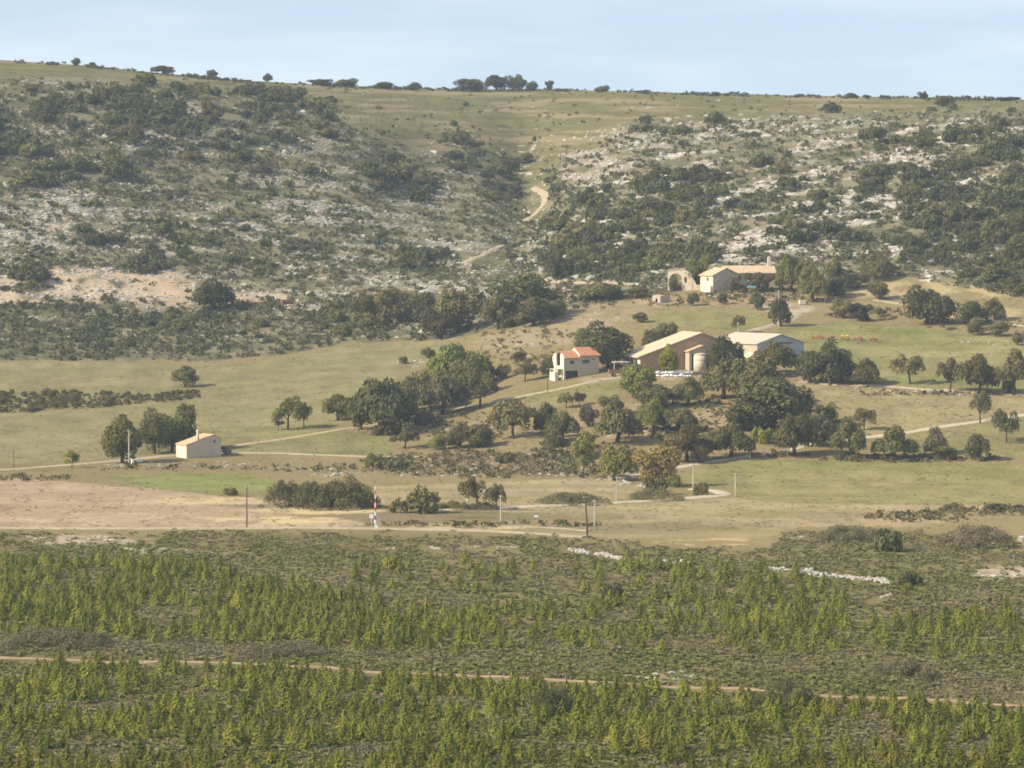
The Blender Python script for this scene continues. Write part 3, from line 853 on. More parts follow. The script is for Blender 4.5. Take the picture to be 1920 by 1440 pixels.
TREES = [
    # around the hut and the big left field
    ('round', 'oak', 347, 726, 688, 41, 'lone round oak in the middle of the pale left field'),
    ('round', 'light', 229, 867, 782, 70, 'rounded yellow green tree left of the utility pole by the hut'),
    ('round', 'oak', 290, 850, 768, 60, 'dark tree in the middle of the group behind the hut'),
    ('round', 'oak', 348, 843, 760, 48, 'tall dark tree directly behind the hut chimney'),
    ('round', 'light', 322, 846, 775, 70, 'bright green tree nearest the lit end of the hut'),
    ('open', 'light', 540, 806, 746, 56, 'taller of the twin trees standing in the field right of the hut'),
    ('open', 'light', 570, 804, 757, 30, 'smaller right hand twin tree in the field right of the hut'),
    ('tall', 'grey', 522, 807, 775, 22, 'thin pale sapling left of the twin trees in the field'),
    ('round', 'light', 633, 788, 741, 50, 'single rounded tree left of the oak grove'),
    ('tall', 'yellow', 135, 877, 844, 26, 'small pale green sapling beside the track at far left'),
    ('round', 'darkoak', 401, 582, 524, 80, 'big dark round oak on the bare slope of the left hillside'),
    # oak grove in the centre
    ('oak', 'light', 858, 735, 650, 112, 'tallest light topped oak at the back of the central grove'),
    ('oak', 'oak', 900, 722, 668, 58, 'dark oak at the back right corner of the central grove'),
    ('oak', 'oak', 780, 772, 699, 82, 'oak in the middle left of the central grove'),
    ('oak', 'grey', 830, 778, 700, 90, 'brownish oak on a dark trunk in the middle of the central grove'),
    ('open', 'darkoak', 900, 764, 697, 70, 'oak with a forked trunk at the right end of the central grove'),
    ('oak', 'darkoak', 712, 812, 716, 112, 'broad dark oak at the left end of the central grove'),
    ('round', 'oak', 752, 800, 730, 50, 'oak with a leaning trunk beside the broad left oak of the grove'),
    ('bush', 'grey', 796, 797, 765, 36, 'pale shrub under the central grove', 'shrub'),
    ('bush', 'oak', 725, 816, 790, 44, 'shrub at the foot of the broad left oak of the grove', 'shrub'),
    ('open', 'grey', 759, 841, 801, 52, 'small open tree in the grass below the grove'),
    ('round', 'light', 822, 843, 816, 36, 'light green bush below the central grove', 'shrub'),
    ('round', 'grey', 862, 840, 793, 52, 'brownish bushy tree below the central grove'),
    ('round', 'oak', 900, 838, 797, 48, 'dark bushy tree right of the brownish one below the grove'),
    ('open', 'oak', 962, 822, 752, 86, 'oak with a visible forked trunk between the grove and the knoll'),
    ('oak', 'oak', 806, 768, 706, 70, 'oak filling the gap in the middle of the central grove'),
    ('oak', 'oak', 872, 748, 676, 78, 'oak in the second row of the central grove under the light topped one'),
    ('round', 'oak', 678, 806, 748, 46, 'lower oak on the outer left flank of the central grove'),
    ('round', 'oak', 752, 792, 712, 62, 'oak joining the broad left oak to the middle of the central grove'),
    ('round', 'darkoak', 1486, 792, 735, 66, 'dark oak against the right flank of the largest knoll oak'),
    ('round', 'darkoak', 1022, 812, 757, 48, 'very dark upright oak on the knoll left side'),
    ('oak', 'oak', 1056, 824, 772, 66, 'round oak in front of the very dark upright one'),
    ('open', 'grey', 1042, 854, 806, 54, 'greyish thin leaved tree among the stones of the slope'),
    ('tall', 'light', 1093, 896, 812, 54, 'slender light green tree with a bare trunk on the stony slope'),
    ('oak', 'light', 1152, 901, 838, 70, 'green tree above the rubble bank left of the golden tree'),
    ('round', 'autumn', 1231, 912, 840, 80, 'golden brown autumn tree beside the lane'),
    ('bush', 'oak', 1232, 928, 893, 38, 'dark shrub at the foot of the golden tree', 'shrub'),
    ('bush', 'light', 1262, 914, 892, 30, 'small green shrub right of the golden tree', 'shrub'),
    ('bush', 'oak', 1315, 930, 906, 28, 'dark shrub at the bend of the road', 'shrub'),
    ('oak', 'oak', 1158, 829, 762, 94, 'spreading oak on the knoll with its trunk in view'),
    ('round', 'grey', 1103, 800, 760, 32, 'small grey green tree left of the spreading knoll oak'),
    ('round', 'oak', 1145, 775, 742, 44, 'oak crown behind the spreading knoll oak'),
    ('oak', 'light', 1225, 808, 748, 66, 'light green oak right of the spreading knoll oak'),
    ('oak', 'oak', 1272, 806, 766, 78, 'low oak in the dip of the knoll'),
    ('oak', 'oak', 1288, 864, 798, 82, 'oak leaning over the shaded lane'),
    ('round', 'darkoak', 1312, 868, 834, 40, 'dark bush beside the lane under the leaning oak', 'shrub'),
    ('oak', 'oak', 1370, 858, 795, 82, 'broad oak behind the white pole on the lane'),
    ('bush', 'yellow', 1430, 832, 802, 36, 'bright yellow green bush right of the white pole', 'shrub'),
    ('oak', 'oak', 1490, 856, 780, 84, 'large oak casting a long shadow on the green meadow edge'),
    ('round', 'grey', 1534, 838, 776, 60, 'brownish tree right of the large meadow edge oak'),
    ('round', 'light', 1551, 792, 755, 36, 'light green round tree on the knoll right side'),
    ('oak', 'oak', 1596, 860, 787, 68, 'dense oak standing on the lane side of the green meadow'),
    ('open', 'oak', 1620, 806, 766, 42, 'small open oak on the tan pasture'),
    ('oak', 'oak', 1677, 862, 803, 72, 'spreading oak in the hedge line above the green meadow'),
    ('round', 'grey', 1753, 852, 803, 42, 'upright tree in the hedge line above the green meadow'),
    ('round', 'oak', 1772, 862, 838, 40, 'low bush under the upright hedge line tree', 'shrub'),
    ('round', 'grey', 1833, 863, 816, 40, 'grey half bare tree near the end of the hedge line'),
    ('open', 'grey', 1887, 830, 771, 46, 'thin crowned tree above the lane at far right'),
    ('open', 'grey', 1838, 794, 737, 42, 'narrow based tree standing right on the pale lane'),
    ('open', 'oak', 1706, 720, 666, 58, 'single open oak on the green field of the machines'),
    ('open', 'grey', 1782, 736, 674, 54, 'grey oak first in the row along the right track'),
    ('oak', 'oak', 1836, 739, 669, 68, 'broad oak with twin trunks in the row along the right track'),
    ('open', 'oak', 1900, 742, 659, 70, 'tall oak at the right end of the row along the track'),
    ('round', 'darkoak', 1891, 740, 715, 24, 'dark shrub under the tall oak at the right end of the row', 'shrub'),
    ('oak', 'oak', 1620, 722, 676, 72, 'low spreading oak at the left start of the track row'),
    ('round', 'darkoak', 1556, 722, 640, 66, 'tall dark oak in front of the field of the machines'),
    ('round', 'oak', 1580, 716, 660, 44, 'smaller oak right of the tall dark one near the machines'),
    ('round', 'darkoak', 1518, 718, 662, 62, 'dark oak in front of the pale shed end'),
    # farm
    ('round', 'darkoak', 1140, 690, 608, 92, 'big dark tree right behind the red roofed villa'),
    ('round', 'oak', 1098, 678, 618, 44, 'lower oak above the villa roof'),
    ('round', 'oak', 1222, 655, 618, 42, 'left oak behind the barn roof'),
    ('round', 'oak', 1252, 650, 606, 44, 'right oak behind the barn roof'),
    ('round', 'oak', 1032, 707, 673, 34, 'small dark tree at the left corner of the villa'),
    ('round', 'yellow', 1254, 703, 649, 36, 'bright green young tree against the brick barn wall'),
    ('oak', 'darkoak', 1360, 700, 634, 66, 'dark tree between the barn porch and the pale shed'),
    ('round', 'light', 1196, 748, 686, 78, 'fresh green tree below the barn left corner'),
    ('round', 'oak', 1228, 764, 716, 76, 'oak just below the fresh green tree under the barn'),
    ('oak', 'oak', 1290, 760, 708, 62, 'oak below the white plastic bales'),
    ('oak', 'oak', 1356, 748, 676, 90, 'oak in front of the barn porch'),
    ('oak', 'oak', 1430, 762, 686, 104, 'large oak crown in front of the pale shed'),
    ('round', 'oak', 1450, 806, 712, 128, 'largest dark oak of the whole knoll'),
    ('round', 'darkoak', 1400, 808, 752, 68, 'dark oak at the left foot of the largest knoll oak'),
    ('oak', 'oak', 1450, 704, 646, 84, 'oak hiding the lower wall of the pale shed'),
    ('open', 'oak', 1384, 624, 592, 25, 'small tree on a thin trunk beside the farm track'),
    ('tall', 'grey', 1374, 650, 628, 30, 'small bush behind the barn right end', 'shrub'),
    ('round', 'darkoak', 1464, 612, 562, 40, 'dark tree at the turn of the farm track with a pole in front'),
    ('round', 'oak', 1420, 580, 546, 28, 'round tree on the terrace below the farmhouse'),
    ('round', 'grey', 1355, 570, 549, 18, 'small shrub on the terrace wall below the farmhouse', 'shrub'),
    ('round', 'grey', 1300, 572, 549, 22, 'small shrub on the bank left of the farmhouse terrace', 'shrub'),
    ('round', 'light', 1307, 541, 484, 44, 'green tree between the arch ruin and the farmhouse'),
    ('round', 'light', 1262, 546, 517, 19, 'green creeper bush growing in the ruined archway', 'shrub'),
    ('round', 'oak', 1424, 547, 513, 50, 'dark tree in front of the long farmhouse roof'),
    ('oak', 'light', 1484, 548, 480, 54, 'light green tree at the chimney end of the farmhouse'),
    ('oak', 'light', 1524, 566, 500, 58, 'tall light tree left of the farmhouse utility pole'),
    ('oak', 'oak', 1560, 545, 486, 54, 'oak behind the farmhouse utility pole'),
    ('round', 'grey', 1565, 556, 520, 46, 'grey green tree right of the farmhouse utility pole'),
    ('round', 'oak', 1608, 540, 512, 44, 'low round tree right of the farmhouse garden'),
    ('oak', 'oak', 1640, 525, 478, 56, 'oak at the foot of the right hillside above the garden'),
    ('round', 'oak', 1648, 562, 526, 42, 'oak at the right end of the farmhouse garden'),
    ('tall', 'grey', 1378, 549, 516, 26, 'thin tree in front of the farmhouse white end'),
    ('round', 'darkoak', 1738, 607, 538, 88, 'big dark round oak alone above the machines field'),
    ('round', 'oak', 1822, 608, 566, 62, 'oak right of the big dark round oak'),
    ('round', 'oak', 1865, 600, 560, 44, 'rear oak right of the big dark round oak'),
    ('round', 'grey', 1830, 628, 596, 32, 'small bush in front of the oaks at right', 'shrub'),
    ('round', 'oak', 1872, 630, 605, 36, 'pair bush below the path at far right', 'shrub'),
    ('round', 'grey', 1911, 648, 622, 24, 'small bush at the right edge of the machines field', 'shrub'),
    ('round', 'oak', 1578, 596, 560, 38, 'oak above the dry wall left of the machines'),
    ('round', 'darkoak', 1612, 602, 570, 44, 'dark bush on the stones above the machines field', 'shrub'),
    ('round', 'oak', 1650, 592, 576, 20, 'little bush right of the stones above the machines', 'shrub'),
    # gully mouth
    ('round', 'darkoak', 985, 602, 518, 128, 'largest dark oak at the mouth of the gully'),
    ('round', 'oak', 935, 618, 556, 60, 'oak left of the largest gully oak'),
    ('round', 'oak', 1000, 612, 560, 64, 'lower front oak at the mouth of the gully'),
    ('round', 'oak', 1038, 600, 566, 44, 'right front oak at the mouth of the gully'),
    ('round', 'oak', 860, 622, 540, 86, 'oak below the lower bend of the gully track'),
    ('round', 'oak', 820, 636, 580, 60, 'front oak below the lower gully track bend'),
    ('round', 'oak', 748, 608, 546, 84, 'oak on the left side of the gully mouth'),
    ('round', 'oak', 690, 600, 556, 60, 'leftmost oak of the gully mouth thicket'),
    ('round', 'darkoak', 795, 610, 552, 60, 'dark oak between the left gully mouth trees'),
    ('round', 'darkoak', 1046, 528, 472, 44, 'dark oak on the boulders left of the sandy track'),
    ('round', 'oak', 1125, 562, 532, 84, 'wide low tree under the sandy track'),
    ('round', 'oak', 1195, 558, 538, 40, 'small oak right of the wide low tree'),
    # slope left of the villa
    ('round', 'oak', 944, 711, 684, 28, 'small dark tree on the grass left of the villa'),
    ('open', 'grey', 984, 717, 676, 40, 'pale thin leaved tree left of the villa'),
    ('round', 'oak', 976, 678, 660, 30, 'low bush above the pale thin leaved tree', 'shrub'),
    ('round', 'grey', 802, 672, 652, 24, 'small tree at the top corner of the left field'),
    ('round', 'oak', 756, 682, 668, 20, 'small bush on the rocks of the left field corner', 'shrub'),
    ('open', 'oak', 1062, 766, 737, 32, 'small tree with thin trunk below the villa'),
    ('open', 'grey', 1086, 761, 736, 22, 'paler companion of the small tree below the villa'),
    ('round', 'oak', 1200, 604, 586, 26, 'bush on the bare slope above the barn', 'shrub'),
    ('bush', 'grey', 945, 868, 848, 36, 'grey bush on the stony slope', 'shrub'),
    ('bush', 'light', 700, 880, 850, 34, 'green bush left on the stony slope', 'shrub'),
    ('bush', 'grey', 740, 880, 858, 46, 'brown bush beside the green one on the stony slope', 'shrub'),
    # valley floor
    ('bank', 'darkoak', 536, 944, 904, 70, 'smaller dark evergreen bush beside the tan field', 'shrub'),
    ('bank', 'darkoak', 582, 950, 906, 84, 'middle part of the dark evergreen thicket beside the tan field', 'shrub'),
    ('bank', 'darkoak', 634, 953, 897, 142, 'large dark evergreen thicket behind the barrier pole', 'shrub'),
    ('bush', 'oak', 431, 929, 915, 24, 'small bush at the end of the bright green field', 'shrub'),
    ('bush', 'oak', 779, 962, 914, 80, 'big rounded bush behind the pale utility pole', 'shrub'),
    ('open', 'oak', 894, 956, 897, 58, 'taller of two slim trunked trees on the valley floor'),
    ('open', 'grey', 930, 958, 909, 34, 'smaller of two slim trunked trees on the valley floor'),
    ('bank', 'grey', 1074, 945, 924, 130, 'low wide shrub in the stubble field', 'shrub'),
    ('bank', 'oak', 850, 956, 940, 64, 'low shrubs along the verge left of the two trees', 'shrub'),
    ('bank', 'grey', 905, 956, 942, 60, 'low shrubs along the verge under the two trees', 'shrub'),
    ('bank', 'grey', 1230, 938, 916, 96, 'brown shrubs along the outside of the road bend', 'shrub'),
    ('bush', 'darkoak', 1862, 960, 944, 34, 'dark bush in front of the meadow at right', 'shrub'),
    ('bush', 'darkoak', 1905, 958, 946, 30, 'dark bush at the right edge before the meadow', 'shrub'),
    ('bank', 'oak', 1790, 958, 943, 60, 'flat green bush before the meadow', 'shrub'),
    ('bank', 'grey', 1590, 1012, 984, 120, 'brown shrub mass on the low rise of the heath', 'shrub'),
    ('bush', 'darkoak', 1665, 1034, 992, 50, 'dark shrub at the right of the low heath rise', 'shrub'),
    ('bank', 'grey', 1830, 1025, 985, 150, 'smooth green shrub mass beside the pale path', 'shrub'),
    ('bush', 'darkoak', 1706, 1098, 1072, 46, 'dark bush at the end of the white wall remains', 'shrub'),
    ('bush', 'yellow', 1702, 1112, 1096, 26, 'small vivid yellow green bush on the heath', 'shrub'),
    ('bush', 'yellow', 738, 1070, 1044, 40, 'vivid yellow green bush among the heath scrub', 'shrub'),
    ('bush', 'darkoak', 1148, 1122, 1094, 40, 'dark bush amid the upper cedars', 'shrub'),
    ('bank', 'darkoak', 1035, 1340, 1285, 90, 'dark broad bush among the lower cedars', 'shrub'),
    ('bank', 'darkoak', 1470, 1330, 1275, 130, 'dark broad shrub beside the reddish track', 'shrub'),
    ('bank', 'grey', 540, 1228, 1200, 160, 'grey heath bank above the reddish track', 'shrub'),
    ('bank', 'grey', 100, 1212, 1178, 190, 'grey heath bank at the left above the track', 'shrub'),
    ('bank', 'grey', 1690, 1270, 1235, 140, 'grey shrub bank above the track at right', 'shrub'),
]
for t_ in TREES:
    k_, m_, u_, vb_, vt_, w_, lab_ = t_[:7]
    cat_ = t_[7] if len(t_) > 7 else 'tree'
    tree(k_, m_, u_, vb_, vt_, w_, lab_, cat_, parts=(cat_ == 'tree'), name=None if cat_ == 'tree' else 'bush')

# trees along the skyline
SKYL = [(143, 121, 109, 18, 'leftmost single tree on the skyline'), (173, 123, 117, 12, 'tiny bush just right of the leftmost skyline tree'),
        (305, 138, 124, 42, 'wide low tree on the left part of the skyline'), (397, 144, 131, 20, 'small pointed bush on the skyline left of centre'),
        (502, 153, 138, 20, 'round tree alone on the skyline left of centre'), (600, 159, 149, 44, 'left half of the flat dark copse on the skyline'), (648, 162, 148, 46, 'right half of the flat dark copse on the skyline'),
        (718, 166, 154, 40, 'slanting wind swept tree on the skyline'), (777, 169, 155, 26, 'domed tree left of the two skyline clumps'),
        (881, 170, 149, 56, 'left of the two big dark clumps on the skyline'), (930, 169, 142, 40, 'left half of the tallest clump on the skyline'), (965, 169, 141, 38, 'right half of the tallest clump on the skyline'),
        (997, 169, 153, 25, 'small tree touching the tallest skyline clump'), (1030, 169, 152, 14, 'narrow tree right of the tallest skyline clump'),
        (1130, 173, 161, 26, 'low bush on the skyline right of centre'), (1340, 179, 173, 24, 'very low bush on the bare right skyline'), (1498, 181, 176, 24, 'flat low bush on the right skyline'),
        (1597, 184, 175, 20, 'low round bush on the right skyline'), (1625, 184, 178, 14, 'tiny bush right of the low round skyline bush'),
        (1730, 186, 172, 18, 'single round tree on the right skyline'), (1762, 186, 180, 12, 'tiny bush right of the single skyline tree'), (1890, 189, 182, 40, 'low bushes at the right end of the skyline')]
for u_, vb_, vt_, w_, lab_ in SKYL:
    tree('round', 'darkoak', u_, vb_ + 1.5, vt_, w_, lab_, 'tree', parts=False, name='skyline_tree')

# ------------------------------------------------------------------ scattered bushes on the hillsides
BUSH = [(100, 205, 190, 45, 1), (260, 215, 160, 60, 1), (60, 260, 110, 40, .9), (420, 190, 140, 24, .7), (540, 205, 110, 30, .9), (470, 250, 170, 40, .5), (640, 240, 60, 24, .9),
        (130, 330, 110, 26, .9), (300, 300, 220, 40, .45), (480, 310, 160, 40, .35), (720, 320, 60, 26, .8), (760, 355, 60, 26, .9), (845, 268, 26, 18, 1), (870, 300, 40, 30, .7), (950, 325, 40, 30, .8),
        (930, 365, 50, 20, .8), (1030, 360, 26, 18, .9), (290, 425, 60, 22, .7), (180, 450, 80, 18, .6), (330, 380, 60, 18, .5), (780, 490, 50, 20, .9), (500, 470, 250, 60, .22), (150, 90, 10, 10, 0),
        (260, 505, 50, 14, .7), (60, 515, 60, 16, .8), (40, 545, 60, 10, .6), (160, 580, 120, 22, .5), (360, 605, 160, 22, .7), (520, 590, 110, 28, .55), (150, 640, 260, 34, .45), (450, 640, 140, 24, .35), (620, 600, 110, 30, .7), (680, 620, 70, 22, .8),
        (1260, 242, 80, 12, .8), (1360, 236, 30, 10, .8), (1450, 305, 40, 26, .95), (1120, 380, 70, 26, .8), (1290, 355, 90, 30, .9), (1080, 430, 90, 40, .8), (1200, 430, 120, 40, .8), (1330, 395, 90, 26, .6), (1180, 490, 160, 40, 1), (1060, 490, 60, 40, .9), (1280, 490, 70, 30, .9),
        (1510, 425, 70, 32, .9), (1500, 360, 60, 24, .5), (1600, 350, 80, 30, .4), (1680, 270, 60, 30, .9), (1760, 265, 60, 24, .9), (1830, 300, 110, 50, .95), (1800, 390, 120, 50, 1), (1720, 340, 90, 30, .6), (1860, 470, 120, 60, 1), (1740, 460, 90, 40, .9), (1650, 470, 90, 30, .6), (1580, 390, 60, 24, .5),
        (1880, 230, 60, 24, .9), (1775, 205, 30, 8, .9), (1540, 212, 34, 8, .8), (1890, 530, 90, 36, 1), (1980, 400, 120, 160, .9), (-150, 260, 160, 130, .8), (-150, 600, 160, 70, .7), (2200, 400, 160, 180, .6), (690, 250, 60, 16, .5)]
hb = []
tries = 0
while len(hb) < 1000 and tries < 60000:
    tries += 1
    u_ = random.uniform(-420, 2340); v_ = random.uniform(150, 690)
    vv = np.array([v_]); uu = np.array([u_])
    if v_ > line(u_, HILL_FOOT) - 2 or v_ < line(u_, CREST) + 14: continue
    b = float(blobs(uu, vv, BUSH)[0])
    n_ = float(fbm(uu / 40, vv / 22, 80, 3)[0])
    p_ = b * sstep(0.32, 0.55, n_) + 0.006
    if random.random() > p_: continue
    if 990 < u_ < 1030 and 340 < v_ < 420: continue
    if 860 < u_ < 950 and 455 < v_ < 505: continue
    if 1240 < u_ < 1340 and v_ > 500: continue
    sc_ = 1.0 if b > 0.6 else (0.75 if b > .3 else 0.5)
    w_ = random.uniform(14, 44) * sc_ * (1.15 if v_ > 300 else 0.95)
    if v_ > 560 and u_ < 620: w_ *= 0.6
    # keep a little air between crowns
    if any(abs(u_ - q[0]) < 0.21 * (w_ + q[2]) and abs(v_ - q[1]) < 0.12 * (w_ + q[2]) for q in hb): continue
    hb.append((u_, v_, w_, b))


def bush_area(u, v):
    if u < 930:
        if v < 300: return 'on the upper left hillside', 'bushes on the upper left hillside'
        if v < 560: return 'among the rocks of the left slope', 'bushes on the rocky left slope'
        return 'at the foot of the left hillside', 'bushes at the foot of the left hillside'
    if u < 1340:
        return 'on the slope right of the gully', 'bushes right of the gully'
    return ('high on the right hillside', 'bushes high on the right hillside') if v < 330 else ('on the lower right hillside', 'bushes on the lower right hillside')


infr = [q for q in hb if -20 < q[0] < 1940]
infr.sort(key=lambda q: -q[2])
keep = set(id(q) for q in infr[:290])
rest = [q for q in hb if id(q) not in keep]
for q in sorted([q for q in hb if id(q) in keep], key=lambda q: q[1]):
    u_, v_, w_, b_ = q
    ar, gr = bush_area(u_, v_)
    dark = (v_ < 540 or u_ > 700) and random.random() < 0.8
    tree('bush', 'darkoak' if dark else 'oak', u_, v_, v_ - w_ * random.uniform(0.42, 0.66), w_ * 1.1,
         ('dark green evergreen bush ' if dark else 'olive green bush ') + ar, 'bush', gr, parts=False, name='bush')


def merge(protoV, protoQ, P, yaw, S, colors=None):
    """many copies of one small mesh as one vertex/face block"""
    n = len(P); k = len(protoV)
    c, s = np.cos(yaw)[:, None], np.sin(yaw)[:, None]
    v = protoV[None] * S[:, None, :]
    x = v[..., 0] * c - v[..., 1] * s; y = v[..., 0] * s + v[..., 1] * c
    V = np.stack([x, y, v[..., 2]], -1) + P[:, None, :]
    Q = (protoQ[None] + (np.arange(n) * k)[:, None, None]).reshape(-1, protoQ.shape[1])
    C = None if colors is None else np.repeat(colors, k, 0)
    return V.reshape(-1, 3), Q, C


def join(blocks):
    V = []; Q = []; C = []; o = 0
    for v, q, c in blocks:
        V.append(v); Q.append(q + o); o += len(v)
        if c is not None: C.append(c)
    return np.concatenate(V), np.concatenate(Q), (np.concatenate(C) if C else None)


def small_bush(seed, n, s0, s1, h=0.8):
    r = np.random.default_rng(seed)
    lob = [(r.normal(0, .32), r.normal(0, .32), 0.25 + .3 * r.random(), .3 + .25 * r.random()) for _ in range(5)]
    V, Q = crown_cards(r, lob, n, s0, s1, low=-0.2)
    return fit(V, 2.0, -0.1, 2 * h), Q


# remaining hillside bushes, one mass
if rest:
    R_ = np.array([(q[0], q[1], q[2]) for q in rest])
    P_ = pt(R_[:, 0], R_[:, 1]); s_ = R_[:, 2] * P_[:, 1] / F / 2
    bl = []
    for i in range(4):
        k = np.arange(len(R_)) % 4 == i
        pv, pq = small_bush(300 + i, 240, 0.09, 0.18)
        cc = np.array((0.115, 0.122, 0.056)) * (0.7 + 0.6 * rng.random((k.sum(), 1)))
        bl.append(merge(pv, pq, P_[k], rng.random(k.sum()) * 6.28, np.stack([s_[k] * 1.2] * 2 + [s_[k] * (0.7 + 0.3 * rng.random(k.sum()))], -1), cc))
    V_, Q_, C_ = join(bl)
    tag(link('bush_scatter', make_mesh('bush_scatter', V_, Q_, M['scrub'], C_)), 'smaller evergreen bushes spread over the hillsides', 'bushes', None, 'stuff')


# ------------------------------------------------------------------ low scrub
def scatter(n, u0, u1, v0, v1, dens):
    """positions uniform over the picture area, thinned by a density"""
    out = []
    got = 0
    while got < n:
        u = rng.uniform(u0, u1, n * 2); v = rng.uniform(v0, v1, n * 2)
        k = rng.random(n * 2) < dens(u, v)
        if not k.any(): break
        out.append(np.stack([u[k], v[k]], -1)); got += k.sum()
        if len(out) > 40: break
    return np.concatenate(out)[:n]


def scrub_object(name, label, UV, size, cols, h=(0.5, 0.9), ncards=13, protos=4, cs=(0.22, 0.42)):
    P = pt(UV[:, 0], UV[:, 1])
    bl = []
    pick = rng.integers(0, len(cols), len(UV))
    big = fbm(P[:, 0] / 9, P[:, 1] / 14, 90, 3)
    pick = np.clip((big + rng.normal(0, .13, len(UV)) - 0.28) / 0.44 * len(cols), 0, len(cols) - 1).astype(int)
    colr = np.array(cols)[pick] * (0.88 + 0.24 * rng.random((len(UV), 1)))
    s = rng.uniform(size[0], size[1], len(UV)) * (0.7 + 0.6 * big)
    hh = rng.uniform(h[0], h[1], len(UV))
    for i in range(protos):
        k = np.arange(len(UV)) % protos == i
        pv, pq = small_bush(400 + i, ncards, cs[0], cs[1])
        bl.append(merge(pv, pq, P[k], rng.random(k.sum()) * 6.28, np.stack([s[k], s[k], s[k] * hh[k]], -1), colr[k]))
    V, Q, C = join(bl)
    tag(link(name, make_mesh(name, V, Q, M['scrub'], C)), label, 'scrub', None, 'stuff')


HEATH_TOP = [(-700, 990), (0, 996), (260, 1003), (330, 993), (700, 999), (1000, 1005), (1120, 1011), (1250, 1020), (1440, 1027), (1470, 994), (1600, 987), (1720, 992), (1800, 1014), (1920, 1032), (2700, 1032)]
TRK = [(-600, 1214), (-200, 1226), (0, 1232), (200, 1240), (420, 1242), (600, 1251), (800, 1263), (1000, 1272), (1150, 1281), (1280, 1288), (1400, 1293), (1550, 1305), (1700, 1311), (1920, 1322), (2100, 1332), (2500, 1352)]
BARE_FG = [(170, 1012, 150, 10, .9), (1880, 1075, 60, 12, .9), (1850, 1010, 90, 14, .7), (1240, 1270, 90, 8, .5), (330, 1035, 120, 8, .5)]


WALLS = [[(1052, 1030), (1075, 1034), (1100, 1038), (1140, 1045), (1182, 1056)], [(1196, 1051), (1230, 1054), (1262, 1057), (1310, 1060)],
         [(1432, 1067), (1470, 1071), (1500, 1072), (1540, 1080), (1580, 1084), (1618, 1087), (1668, 1096)], [(792, 1028), (808, 1027), (826, 1031)], [(712, 1032), (740, 1028)], [(858, 1026), (890, 1027), (945, 1028), (975, 1030)], [(1635, 1126), (1655, 1122), (1670, 1119)]]


def heath_d(u, v):
    t = line(u, TRK)
    free = np.ones(np.shape(u))
    for w in WALLS:
        free *= 1 - 0.96 * ((u > w[0][0] - 4) & (u < w[-1][0] + 4) & (v > line(u, w) - 4) & (v < line(u, w) + 9))
    return free * heath_d0(u, v, t)


def heath_d0(u, v, t):
    edge = v - line(u, HEATH_TOP) - 16 * (fbm(u / 45, v / 9, 91, 3) - 0.45) * 2 * (u > 640)
    return sstep(-3, 14, edge) * (1 - blobs(u, v, BARE_FG)) * (1 - 0.97 * ((v > t - 3) & (v < t + 9))) * (0.72 + 0.28 * sstep(0.36, 0.5, fbm(u / 60, v / 20, 84, 3)))


UV_ = scatter(52000, -540, 2460, 985, 1490, heath_d)
scrub_object('heath_scrub', 'low olive and grey heath scrub covering the foreground', UV_, (0.5, 1.1),
             [(0.215, 0.192, 0.112), (0.208, 0.192, 0.094), (0.202, 0.194, 0.080), (0.192, 0.192, 0.070), (0.172, 0.182, 0.060)], (0.2, 0.42), 13)


def hill_d(u, v):
    f = line(u, HILL_FOOT)
    pl = line(u, [(-700, 120), (0, 142), (300, 155), (450, 170), (600, 200), (700, 250), (800, 290), (900, 330), (980, 350), (1010, 310), (1150, 250), (1400, 222), (1700, 210), (1920, 205), (2700, 205)])
    a = (v < f) * (v > line(u, CREST) + 6) * (0.12 + 0.88 * sstep(-10, 25, v - pl))
    bare = blobs(u, v, [(170, 535, 250, 34, .93), (60, 558, 170, 16, .9), (480, 560, 70, 10, .7)])
    gap = ((u > 990) & (u < 1030) & (v > 342) & (v < 418)) | ((u > 862) & (u < 948) & (v > 458) & (v < 503))
    s1, s2 = strata(u, v)
    stone = 0.6 * blobs(u, v, ROCK_L + ROCK_R) * sstep(0.45, 0.58, s1 * 0.7 + s2 * 0.3)
    return a * (1 - bare) * (1 - stone) * ~gap * (0.2 + 0.8 * sstep(0.38, 0.55, fbm(u / 30, v / 13, 86, 3)))


UV_ = scatter(23500, -540, 2460, 150, 690, hill_d)
scrub_object('hill_scrub', 'low garrigue scrub between the rocks of the hillsides', UV_, (0.6, 1.5),
             [(0.200, 0.175, 0.115), (0.185, 0.170, 0.098), (0.155, 0.154, 0.076), (0.132, 0.138, 0.064), (0.105, 0.114, 0.050)], (0.45, 0.8), 11)


def maquis_d(u, v):
    gap = ((u > 990) & (u < 1030) & (v > 342) & (v < 418)) | ((u > 862) & (u < 948) & (v > 458) & (v < 503)) | ((u > 1240) & (u < 1460) & (v > 495))
    return (v < line(u, HILL_FOOT) - 2) * (v > line(u, CREST) + 10) * ~gap * blobs(u, v, BUSH) * sstep(0.30, 0.5, fbm(u / 40, v / 22, 80, 3))


UV_ = scatter(3800, -260, 2180, 150, 690, maquis_d)
scrub_object('maquis', 'knee high to head high evergreen maquis between the larger bushes', UV_, (0.9, 2.0), [(0.165, 0.158, 0.076), (0.138, 0.138, 0.064), (0.115, 0.120, 0.054), (0.096, 0.102, 0.046)], (0.5, 0.85), 26, 6, (0.16, 0.32))


